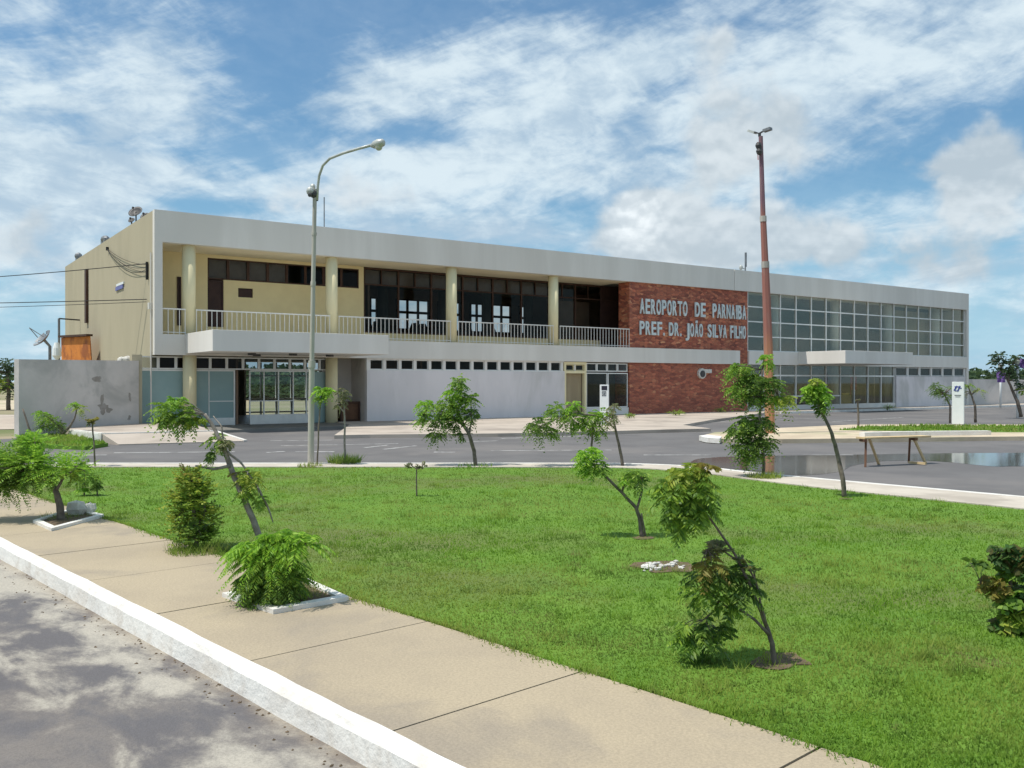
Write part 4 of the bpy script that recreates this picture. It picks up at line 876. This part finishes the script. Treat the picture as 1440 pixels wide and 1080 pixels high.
# white posts at the right
for px, py, top, lb_ in ((1407,574,512,'white lamp post by the right boundary wall, the farther of two'),(1431,588,506,'white lamp post right of the totem, the nearer of two')):
    b = Vector(at(px,py,.02)); t = b.dot(F); zt = H+(HY-top)*t/FPX
    e = empty('garden_lamp', tuple(b), lb_, 'lamp post', 'white lamp posts at the right edge')
    MB().tube([tuple(b),(b.x,b.y,zt-.3)],[.075,.065],12).build('post','plastic_white',e,smooth=True)
    MB().tube([(b.x,b.y,zt-.3),(b.x,b.y,zt-.22)],.13,12).build('collar','steel_grey',e)
    MB().tube([(b.x,b.y,zt-.22),(b.x,b.y,zt-.05),(b.x,b.y,zt)],[.14,.17,.05],12).build('lantern','lens',e)
b = Vector(at(1410, 577, .02)); t = b.dot(F)
for (px, py, s_, lb_) in ((1408,530,.55,'dark purple rag hanging on the farther white lamp post'),(1438,511,.35,'dark purple rag near the top of the nearer white lamp post')):
    tt = t if px < 1420 else Vector(at(1431,588,.02)).dot(F); c = dp(px, py, tt-.15); m = MB(); n = 5
    for i in range(n+1):
        for j in range(n+1):
            p = c + RT*(s_*(i/n-.5)) + Vector((0,0,-s_*1.3*(j/n-.5))) + F*(.06*math.sin(i*2.1+j)); m.v.append(tuple(p))
    for i in range(n):
        for j in range(n): a = i*(n+1)+j; m.f.append((a,a+1,a+n+2,a+n+1))
    o = m.build('rag','purple_flag',None,loc=tuple(c)); o.modifiers.new('t','SOLIDIFY').thickness = .015; tag(o, lb_, 'rag')
# trestle barricade on the road
bA, bB = Vector(at(1217, 657, 0)), Vector(at(1281, 652, 0))
e = empty('trestle_barricade', tuple((bA+bB)/2), 'low wooden trestle barricade standing in the road puddle', 'barricade')
tA = bA.dot(F); zt = .60
pa, pb = Vector(P3(1210,616,tA+.1)), Vector(P3(1303,613.5,tA+.9)); 
rm = MB().bar(pa, pb, .26, .035); rm.build('top_board','wood_pale',e)
MB().bar(pa+Vector((0,0,-.05))+(pb-pa)*.04-F*.14, pa+Vector((0,0,-.05))+(pb-pa)*.04+F*.14,.07,.06).bar(pa+Vector((0,0,-.05))+(pb-pa)*.80-F*.14, pa+Vector((0,0,-.05))+(pb-pa)*.80+F*.14,.07,.06).build('cross_piece','wood_brown',e)
for (x0,x1,yb,f_) in ((1217,1217.5,657,.06),(1236,1222,653,-.0),(1278,1279,650,.12),(1302,1284,652,.0)):
    bt = Vector(at(x0,yb,0)); top = pa.lerp(pb, (x1-1210)/93.) + Vector((0,0,-.02)); 
    MB().bar(bt, top, .045, .045).build('leg','wood_brown' if f_ else 'wood_pale',e)
MB().bar(Vector(at(1278,650,.04)), Vector(at(1302,652,.04)), .04,.05).build('foot_rail','wood_pale',e)
# planter kerb frames set in the sidewalk
def planter(corners, label):
    P = [Vector(at(x,y,.16)[:2]) for x,y in corners]; c = sum(P, Vector((0,0)))/4; e = empty('tree_pit', (c.x,c.y,.15), label, 'planter')
    m = MB()
    for k in range(4):
        a, b = P[k], P[(k+1)%4]; ia, ib = c+(a-c)*.80, c+(b-c)*.80; m.prism([tuple(a),tuple(b),tuple(ib),tuple(ia)], .12, .185)
    m.build('rim','kerb_paint',e); MB().prism([tuple(c+(p-c)*.81) for p in P], .12, .165).build('soil','soil',e)
planter([(312,838),(384,862),(490,843),(432,817)], 'square white rimmed tree pit in the sidewalk holding the feathery bush')
planter([(46,734),(72,746),(146,726),(104,716)], 'square white rimmed tree pit in the sidewalk at the far left')
c = at(107, 722, .18); o = MB().ball((c[0],c[1],.24),.13,.10,.11,8,jit=.2).ball((c[0]+.17,c[1]+.05,.22),.09,.09,.08,8,jit=.2).build('broken_rubble','stone_white',None,loc=c); tag(o, 'white broken concrete lump in the far left tree pit', 'rubble')
# white rubble patch on the lawn
c = Vector(at(936, 798, .13)); m = MB()
for k in range(30):
    a = rnd.uniform(0,6.28); r = rnd.uniform(0,.33); s_ = rnd.uniform(.01,.032); m.ball((c.x+r*math.cos(a)*1.2, c.y+r*math.sin(a)*.5, .14+s_*.3), s_*1.3, s_, s_*.6, 6, jit=.3)
c2_ = Vector(at(912, 798, .13)); m.ball((c2_.x,c2_.y,.14),.09,.05,.025,8,jit=.25)
o = m.build('rubble_patch','stone_white',None,loc=tuple(c)); tag(o, 'small patch of white rubble in the middle of the lawn', 'rubble', kind='stuff')
m = MB()
for (px,py,r) in ((1098,930,.20),(936,797,.34),(905,757,.15),(1190,702,.12)):
    c = Vector(at(px,py,.13)); k_ = 16; m.sheet([(c.x+r*rnd.uniform(.6,1.2)*math.cos(2*math.pi*q_/k_), c.y+r*rnd.uniform(.5,1.0)*math.sin(2*math.pi*q_/k_)) for q_ in range(k_)], .137)
o = m.build('bare_soil','soil'); tag(o, 'bare earth patches showing through the lawn', 'soil', kind='stuff')
m = MB()      # gutter dirt and pebbles by the foreground kerb
for k in range(420):
    s_ = rnd.uniform(-6, 13); p = sw(s_, -.14-abs(rnd.gauss(0,.12))); r = rnd.uniform(.003,.013); m.ball((p[0],p[1],.008), r, r*.8, r*.6, 5, jit=.3)
o = m.build('gutter_grit','soil'); tag(o, 'dark grit and leaf litter in the gutter', 'grit', kind='stuff')

# ------------------------------------------------------------------ trees and shrubs
ST = {   # L, pairs, leaflet length, width, droop, up
 'neem':   dict(L=.25, pairs=8, ll=.070, lw=.017, droop=.6, up=.15, hang=.5),
 'neemfar':dict(L=.28, pairs=6, ll=.085, lw=.028, droop=.6, up=.15, hang=.5),
 'feather':dict(L=.42, pairs=17, ll=.060, lw=.014, droop=.25, up=.35, hang=.2),
 'fern':   dict(L=.33, pairs=20, ll=.065, lw=.011, droop=.75, up=.45, hang=.55),
 'bush':   dict(L=.22, pairs=6, ll=.060, lw=.026, droop=.15, up=.55, hang=.25),
 'far':    dict(L=.35, pairs=3, ll=.22, lw=.11, droop=.4, up=.2, hang=.2),
 'broad':  dict(L=.18, pairs=4, ll=.085, lw=.045, droop=.4, up=.1, hang=.5),
}
def tree(name, label, cat, base, trunks, crowns, group=None, bark='bark', z=.13, depth=0.0):
    b = Vector(at(base[0], base[1], z)); t = b.dot(F); e = empty(name, tuple(b), label, cat, group)
    m = MB(); rn = random.Random(base[0]*7+base[1])
    for pts in trunks:
        pp = []; rr = []
        for k, (px, py, r) in enumerate(pts):
            off = rn.uniform(-.012,.012)*(k > 0)*t*.3
            pp.append(dp(px, py, t+off)); rr.append(r*t/FPX)
        if abs(pts[0][0]-base[0]) < 1 and abs(pts[0][1]-base[1]) < 1: pp[0] = b - Vector((0,0,.03))
        # subdivide with small kinks
        P2, R2 = [pp[0]], [rr[0]]
        for k in range(len(pp)-1):
            n = 4
            for q_ in range(1, n+1):
                f = q_/n; p = pp[k].lerp(pp[k+1], f); j = (pp[k+1]-pp[k]).length*.012*(q_ < n)
                P2.append(p + Vector((rn.uniform(-j,j), rn.uniform(-j,j), 0))); R2.append(rr[k]*(1-f)+rr[k+1]*f)
        m.tube(P2, R2, 8, jit=.06)
    # twigs from the nearest trunk point to each clump
    tips = [v for v in [dp(px,py,t) for pts in trunks for (px,py,r) in pts[1:]]]
    by = {}
    for (px, py, rx, ry, n, style, mt_) in crowns:
        s = ST[style]; offt = rn.uniform(-.5,.5)*rx*t/FPX*.5; c = dp(px, py, t+offt)
        if tips:
            q0 = min(tips, key=lambda v: (v-c).length)
            for _ in range(3):
                cc = c + Vector((rn.uniform(-1,1)*rx, rn.uniform(-1,1)*rx, rn.uniform(-.6,.8)*ry))*t/FPX*.6
                m.tube([q0, q0.lerp(cc,.5)+Vector((0,0,.02)), cc], [max(.004,.9*t/FPX), .6*t/FPX, .35*t/FPX], 5)
        rad = (rx*t/FPX, rx*t/FPX*.9, ry*t/FPX); shrink = max(.0, 1)
        kw = {k_: v for k_, v in s.items()}; up = kw.pop('up')
        L = min(kw.pop('L'), 1.15*max(rad)); n = int(n*{'neem':1.05,'fern':2.2,'feather':1.5,'neemfar':1.3}.get(style,1)); V = cluster(tuple(c), tuple(max(.02, r - L*.45) for r in rad), n, L, kw.pop('pairs'), kw.pop('ll'), kw.pop('lw'), kw.pop('droop'), up, core=1.0, wind=tuple(RT*-.22), **kw)
        by.setdefault(mt_, []).append(V)
    m.build('trunk', bark, e, smooth=True)
    for mt_, vs in by.items(): np_mesh('crown', np.concatenate(vs), 4, mt_, e)
    return e
# 1 near leaning sapling
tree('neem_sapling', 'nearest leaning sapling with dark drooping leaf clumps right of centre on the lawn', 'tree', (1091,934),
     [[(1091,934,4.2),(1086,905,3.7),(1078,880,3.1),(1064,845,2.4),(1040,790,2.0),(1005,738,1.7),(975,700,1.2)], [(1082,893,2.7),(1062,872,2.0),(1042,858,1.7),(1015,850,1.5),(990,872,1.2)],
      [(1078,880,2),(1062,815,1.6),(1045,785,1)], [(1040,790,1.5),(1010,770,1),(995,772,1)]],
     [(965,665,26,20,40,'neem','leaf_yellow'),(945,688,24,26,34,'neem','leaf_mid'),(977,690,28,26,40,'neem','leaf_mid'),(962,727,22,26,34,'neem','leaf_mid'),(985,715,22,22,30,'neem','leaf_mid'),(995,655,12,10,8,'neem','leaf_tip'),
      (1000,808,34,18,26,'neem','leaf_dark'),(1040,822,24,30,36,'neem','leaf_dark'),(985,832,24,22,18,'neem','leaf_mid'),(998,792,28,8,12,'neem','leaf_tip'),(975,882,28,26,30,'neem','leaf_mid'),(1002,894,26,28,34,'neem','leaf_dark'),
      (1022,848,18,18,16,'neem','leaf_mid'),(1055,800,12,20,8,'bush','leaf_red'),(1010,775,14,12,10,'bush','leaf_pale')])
# 2
tree('neem_sapling', 'bent thin sapling on the lawn with one bright clump blown far to the left', 'tree', (903,755),
     [[(903,755,3.5),(900,730,3),(895,715,2.6),(875,693,2.2),(850,668,1.8),(832,652,1.4)],[(896,716,2),(903,690,1.5),(902,672,1)],[(908,755,1.5),(902,722,1.2)]],
     [(828,640,18,15,50,'neem','leaf_bright'),(840,655,15,16,35,'neem','leaf_mid'),(822,655,12,10,16,'neem','leaf_bright'),(892,668,18,12,32,'neem','leaf_mid'),(903,678,10,12,14,'neem','leaf_dark'),(880,675,10,8,10,'neem','leaf_bright')])
# 3
tree('neem_sapling', 'sapling at the far kerb with crown bent left over several clumps before the grey wall', 'tree', (876,656),
     [[(876,656,2.4),(871,628,2.1),(866,606,1.8),(862,588,1.2)],[(866,604,1.2),(845,585,1.1),(815,582,1),(785,588,.9),(758,600,.7)]],
     [(757,600,20,16,60,'neemfar','leaf_dark'),(775,608,10,10,20,'neemfar','leaf_mid'),(783,578,16,16,45,'neemfar','leaf_mid'),(803,588,16,14,45,'neemfar','leaf_mid'),(806,570,11,10,22,'neemfar','leaf_bright'),(860,588,12,12,16,'neemfar','leaf_pale'),(862,572,8,8,10,'neemfar','leaf_pale')])
tree('neem_sapling', 'short straight sapling with a bright tufted top left of the totem sign', 'tree', (832,655),
     [[(832,655,1.8),(832,625,1.6),(834,600,1.2)]], [(833,590,20,15,55,'neemfar','leaf_mid'),(845,582,13,10,24,'neemfar','leaf_bright'),(818,598,13,9,18,'neemfar','leaf_bright'),(838,602,12,10,18,'neemfar','leaf_mid')])
# 4
tree('neem_tree', 'largest young tree at the far kerb in front of the long lilac wall', 'tree', (669,656),
     [[(669,656,3),(667,635,2.8),(660,612,2.5),(648,590,2),(638,568,1.3),(648,545,.8)],[(660,612,1.4),(663,590,1.1),(662,565,.8)],[(650,594,1.4),(625,580,1),(600,577,.7)]],
     [(645,536,11,14,35,'neemfar','leaf_mid'),(640,552,14,12,40,'neemfar','leaf_bright'),(660,562,14,14,50,'neemfar','leaf_mid'),(662,585,10,15,30,'neemfar','leaf_dark'),(630,570,16,14,55,'neemfar','leaf_mid'),(622,590,16,14,50,'neemfar','leaf_dark'),(600,570,14,11,36,'neemfar','leaf_bright'),
      (598,588,13,11,30,'neemfar','leaf_mid'),(612,608,12,12,26,'neemfar','leaf_dark'),(640,595,13,12,34,'neemfar','leaf_dark'),(643,575,12,10,28,'neemfar','leaf_mid'),(648,612,8,8,9,'neemfar','leaf_dark')])
# 5
tree('dead_sapling', 'tiny dry stick sapling standing alone on the lawn left of centre', 'sapling', (586,698), [[(586,698,1.2),(585.5,675,1),(586,655,.8)],[(586,660,.7),(578,654,.6)],[(586,658,.7),(594,656,.6)]],
     [(578,655,6,4,7,'bush','leaf_pale'),(593,656,6,4,7,'bush','leaf_pale')], bark='bark')
# 6, 7
tree('young_sapling', 'thin sapling with a pale sparse crown just right of the street lamp', 'sapling', (485,652), [[(485,652,1.6),(485,600,1.4),(484,575,1.2),(482,552,.9)],[(484,580,1),(474,568,.6)]],
     [(482,550,9,9,16,'neemfar','leaf_pale'),(487,562,7,6,7,'neemfar','leaf_pale'),(478,570,8,4,6,'neemfar','leaf_pale')], bark='pale_bark')
tree('young_sapling', 'slim sapling with one bright green tuft showing behind the street lamp', 'sapling', (446,655), [[(446,655,1.2),(448,600,1.1),(452,556,.9)]],
     [(452,548,12,7,26,'neemfar','leaf_bright'),(461,549,9,6,14,'neemfar','leaf_bright'),(451,558,8,6,12,'neemfar','leaf_mid')])
# 8 leaning tree behind planter
tree('leaning_tree', 'young tree with a thick pale leaning trunk and a dark crown pushed left', 'tree', (372,772),
     [[(372,772,4.6),(360,742,4.5),(345,705,4.2),(330,672,4),(322,650,3.8),(312,625,3),(300,600,2.6),(288,582,2)],[(324,655,2.6),(300,660,1.8),(275,655,1.2)],[(345,660,1.6),(362,685,1.6),(376,712,1.3),(384,735,.8)],[(318,635,2),(338,650,1.6),(350,665,1)],[(314,628,1.6),(312,600,1),(300,585,.7)]],
     [(240,575,24,20,40,'neem','leaf_mid'),(264,584,17,16,26,'neem','leaf_mid'),(250,590,20,12,18,'neem','leaf_dark'),(232,588,12,9,22,'neem','leaf_mid'),(247,562,14,9,26,'neem','leaf_bright'),(275,590,12,8,14,'neem','leaf_yellow'),(306,618,14,12,16,'neem','leaf_mid'),(300,636,11,12,12,'neem','leaf_dark'),
      (318,622,12,12,12,'neem','leaf_pale'),(352,672,17,16,34,'neem','leaf_yellow'),(345,690,11,12,14,'neem','leaf_mid'),(366,700,10,10,9,'neem','leaf_mid'),(335,665,10,9,8,'neem','leaf_tip')], bark='pale_bark')
# 9 columnar shrub
tree('columnar_shrub', 'upright yellowish green shrub on the lawn by the sidewalk edge', 'shrub', (277,775), [[(277,775,3.5),(274,740,3),(270,700,2),(270,680,1)],[(274,750,2),(288,720,1.5),(285,690,1)],[(275,745,2),(256,720,1.5),(255,700,1)]],
     [(268,680,24,18,34,'bush','leaf_yellow'),(255,704,18,24,38,'bush','leaf_yellow'),(284,698,20,26,40,'bush','leaf_yellow'),(270,718,24,26,56,'bush','leaf_mid'),(291,730,15,24,34,'bush','leaf_yellow'),(254,738,15,22,34,'bush','leaf_yellow'),(272,752,24,24,56,'bush','leaf_dark'),(291,755,12,16,22,'bush','leaf_mid'),(275,694,18,20,30,'bush','leaf_mid'),(266,668,16,10,10,'bush','leaf_tip')])
# 10 feathery bush
tree('feathery_bush', 'feathery bright green bush growing in the white rimmed pit in the foreground', 'bush', (404,846), [[(404,846,7),(405,820,6),(406,790,4.5),(404,768,3)],[(400,846,4),(385,815,3),(372,780,2)],[(405,800,3),(425,775,2),(430,762,1.5)]],
     [(402,760,34,20,30,'fern','leaf_bright'),(358,772,32,16,24,'fern','leaf_bright'),(424,766,32,16,20,'fern','leaf_bright'),(384,790,42,30,44,'fern','leaf_mid'),(376,785,44,32,24,'fern','leaf_bright'),(360,815,24,20,30,'fern','leaf_dark'),(385,830,34,18,40,'fern','leaf_dark'),(405,815,24,24,24,'fern','leaf_mid'),(380,757,20,10,14,'fern','leaf_bright'),(375,842,30,10,20,'fern','leaf_mid')], z=.165)
# 11 left tree in pit
tree('feathery_tree', 'young feathery tree in the far left tree pit with a wide flat bright crown', 'tree', (86,730), [[(86,730,5.5),(84,712,5),(80,695,4.2),(72,680,3.2),(55,668,2.4),(35,660,1.6)],[(78,692,2.4),(90,670,1.6),(110,658,1)],[(60,668,1.6),(52,640,1.2),(48,615,.8)]],
     [(20,655,42,20,56,'feather','leaf_mid'),(-20,655,50,24,50,'feather','leaf_mid'),(45,652,48,22,80,'feather','leaf_bright'),(95,658,36,13,32,'feather','leaf_bright'),(66,672,30,11,20,'feather','leaf_mid'),(2,682,30,14,22,'feather','leaf_mid'),(110,668,26,10,14,'feather','leaf_mid'),(15,678,26,12,34,'feather','leaf_dark'),(48,622,24,16,30,'feather','leaf_bright'),(100,664,14,6,8,'feather','leaf_yellow'),(-15,682,24,12,22,'feather','leaf_dark'),(45,668,24,10,26,'feather','leaf_dark')], z=.165)
# 12, 12b near the grey wall
tree('wind_bent_tree', 'low dark green tree bent left in front of the grey boundary wall', 'tree', (88,613), [[(88,613,3),(86,603,2.6),(78,597,1.8)],[(88,611,2),(98,600,1.6),(105,588,1.1),(108,575,.8)]],
     [(68,590,15,9,60,'neemfar','leaf_mid'),(57,582,10,6,26,'neemfar','leaf_bright'),(82,598,11,8,36,'neemfar','leaf_dark'),(62,600,10,6,20,'neemfar','leaf_dark'),(104,569,9,4,16,'neemfar','leaf_bright'),(114,574,9,4,14,'neemfar','leaf_yellow')], z=.1)
tree('dead_sapling', 'dry thin sapling with a brown tuft on the lawn left of the ramp', 'sapling', (134,657), [[(134,657,1.3),(132,625,1.1),(130,596,1)]], [(130,592,8,3,14,'bush','leaf_tip'),(126,594,5,3,6,'bush','leaf_red'),(134,591,6,3,6,'bush','leaf_tip')], bark='bark')
tree('slender_sapling', 'slender bare stemmed sapling at the left edge of the lawn', 'sapling', (60,668), [[(60,668,1.6),(50,625,1.5),(40,600,1.4),(32,575,1)]], [(58,640,8,8,8,'neem','leaf_bright')], bark='bark')
tree('small_shrub', 'small light green shrub behind the feathery tree on the lawn', 'shrub', (118,697), [[(118,697,1.2),(118,675,1),(120,655,.6)]], [(116,655,8,8,14,'neem','leaf_mid'),(118,672,9,9,18,'neem','leaf_mid'),(117,687,8,8,14,'neem','leaf_bright'),(124,664,6,7,8,'neem','leaf_bright')])
tree('small_shrub', 'small dark green shrub just right of the lighter one on the lawn', 'shrub', (137,697), [[(137,697,1.2),(136,680,1)]], [(136,683,6,8,18,'neem','leaf_dark'),(137,672,5,6,9,'neem','leaf_mid')])
# 15 round tree
tree('round_crown_tree', 'two tiered dense green tree at the kerb before the reddish light pole', 'tree', (1074,671), [[(1074,671,2.4),(1074,645,2.2),(1070,620,2),(1068,590,1.8),(1070,560,1.5),(1072,520,1)],[(1070,575,1.2),(1095,560,1)]],
     [(1040,605,17,15,60,'neemfar','leaf_dark'),(1068,600,22,16,80,'neemfar','leaf_dark'),(1048,628,18,14,60,'neemfar','leaf_dark'),(1075,622,16,14,50,'neemfar','leaf_dark'),(1058,640,14,10,30,'neemfar','leaf_mid'),(1055,590,20,10,34,'neemfar','leaf_mid'),
      (1040,520,20,13,60,'neemfar','leaf_mid'),(1062,538,24,16,90,'neemfar','leaf_dark'),(1038,548,16,12,40,'neemfar','leaf_mid'),(1085,540,18,14,50,'neemfar','leaf_dark'),(1100,562,18,10,36,'neemfar','leaf_yellow'),(1078,505,9,12,20,'neemfar','leaf_bright'),(1082,560,16,10,30,'neemfar','leaf_bright'),(1060,558,16,10,30,'neemfar','leaf_dark')])
# 17
tree('thin_leaning_tree', 'thin tree with a long bare leaning stem and small bright crown at the right kerb', 'tree', (1188,699), [[(1188,699,3.6),(1185,672,3.2),(1178,640,3),(1170,610,2.6),(1160,588,2.2),(1152,572,1.6),(1148,555,1)]],
     [(1146,545,13,11,42,'neemfar','leaf_bright'),(1155,552,10,14,34,'neemfar','leaf_bright'),(1140,556,9,9,20,'neemfar','leaf_mid'),(1154,572,8,10,18,'neemfar','leaf_dark'),(1148,535,9,7,14,'neemfar','leaf_yellow')])
# 18 reddish shrub
tree('reddish_shrub', 'reddish dark leaved shrub at the right edge of the lawn', 'shrub', (1428,890), [[(1428,890,4),(1424,850,3),(1420,800,2.4),(1415,775,1.5)],[(1426,870,2.5),(1445,830,2),(1450,790,1.2)],[(1425,860,2),(1395,832,1.4),(1380,822,1)]],
     [(1412,775,12,12,20,'broad','leaf_red'),(1432,785,18,12,32,'broad','leaf_red'),(1455,782,16,16,30,'broad','leaf_red'),(1420,800,14,12,16,'broad','leaf_mid'),(1400,820,16,8,14,'broad','leaf_tip'),(1370,793,12,5,7,'broad','leaf_dark'),(1420,835,18,14,20,'broad','leaf_mid'),(1440,840,20,20,40,'broad','leaf_red'),(1430,862,20,16,24,'broad','leaf_yellow'),(1412,872,12,12,16,'broad','leaf_red'),(1455,870,20,18,30,'broad','leaf_dark')])
# 19-21 right background
tree('small_tree', 'small dark tree on the median, its crown left of the white totem', 'tree', (1336,594), [[(1336,594,1.4),(1336,570,1.2),(1328,555,1)]], [(1316,544,9,8,40,'neemfar','leaf_dark'),(1322,552,10,8,40,'neemfar','leaf_dark'),(1333,556,7,7,22,'neemfar','leaf_dark'),(1336,546,6,5,8,'neemfar','leaf_mid')], z=.145)
tree('small_tree', 'small curved tree on the median just right of the white totem', 'tree', (1372,593), [[(1372,593,2),(1371,570,1.5),(1366,555,1.1),(1362,545,.8)]], [(1362,542,10,4,16,'neemfar','leaf_mid'),(1378,548,8,4,11,'neemfar','leaf_yellow'),(1360,552,6,5,6,'neemfar','leaf_pale')], z=.145)
tree('dead_sapling', 'bare stake like sapling on the sandy median before the glass hall', 'sapling', (1207,601), [[(1207,601,1.6),(1207,580,1.4),(1206,563,1)]], [(1206,563,3,3,4,'bush','leaf_pale')], z=.13)
tree('bent_tree', 'crooked tree with dark blue green clumps behind the white lamp posts', 'tree', (1436,585), [[(1436,585,2.6),(1431,565,2.2),(1424,550,1.8),(1418,535,1.3),(1422,515,.9)],[(1424,550,1.2),(1412,525,.9),(1404,508,.7)]],
     [(1404,500,9,6,22,'far','leaf_far'),(1398,508,7,5,12,'far','leaf_far'),(1418,513,10,8,26,'far','leaf_far'),(1426,525,9,8,22,'far','leaf_far'),(1434,502,10,6,20,'far','leaf_far'),(1434,535,6,6,10,'far','leaf_far'),(1412,520,9,5,14,'far','leaf_far'),(1437,548,7,4,8,'far','leaf_yellow')])
# weeds along the terminal base
for (px,py,w,n,lb_) in ((950,584,14,26,'low green weeds at the foot of the stone panel'),(1012,580,10,16,'small weeds at the right foot of the stone panel'),(1248,576,12,18,'low weeds before the ground floor glass'),(885,588,9,14,'weeds at the left corner of the stone panel')):
    tree('weed_clump', lb_, 'weeds', (px,py), [[(px,py,1),(px,py-4,.6)]], [(px,py-3,w,3,n*2,'bush','leaf_mid'),(px+3,py-2,w*.8,3,n,'bush','leaf_yellow')], z=.12)
# far vegetation at the left and behind the building
tree('far_tree', 'bushy dark tree beyond the left end of the boundary wall', 'tree', (12,577), [[(12,577,3),(12,545,2.5),(10,525,1.5)]], [(8,512,14,9,60,'far','leaf_far'),(-8,520,16,11,50,'far','leaf_far'),(16,522,9,7,26,'far','leaf_far'),(2,540,14,10,40,'far','leaf_yellow'),(-14,552,14,12,30,'far','leaf_far'),(14,548,10,8,22,'far','leaf_far')], z=-.04)
o = MB().tube([at(25,577,-.04), P3(25,520,Vector(at(25,577,-.04)).dot(F))], .14, 8).build('utility_post','wood_brown',None,loc=at(25,577,-.04)); tag(o, 'dark timber post beside the left end of the grey wall', 'post')
q3 = np.random.default_rng(21); Vs = []
for k in range(340):
    px = q3.uniform(-700, 2100); t = q3.uniform(190, 420)
    if k < 120: px = q3.uniform(200, 900); t = q3.uniform(110, 260)
    if k > 260: px = q3.uniform(250, 600); t = q3.uniform(92, 120)
    lat = (px-CX)/FPX*t; c = F*t+RT*lat; s_ = q3.uniform(2.0,5.0)*(t/220); Vs.append(cluster((c.x,c.y,s_*.5), (s_*1.8,s_*1.8,s_*.7), 60, s_*.4, 3, s_*.35, s_*.22, .2, .2))
o = np_mesh('distant_wood', np.concatenate(Vs), 4, 'leaf_far'); tag(o, 'far off low scrub and trees on the flat horizon', 'wood', kind='stuff')
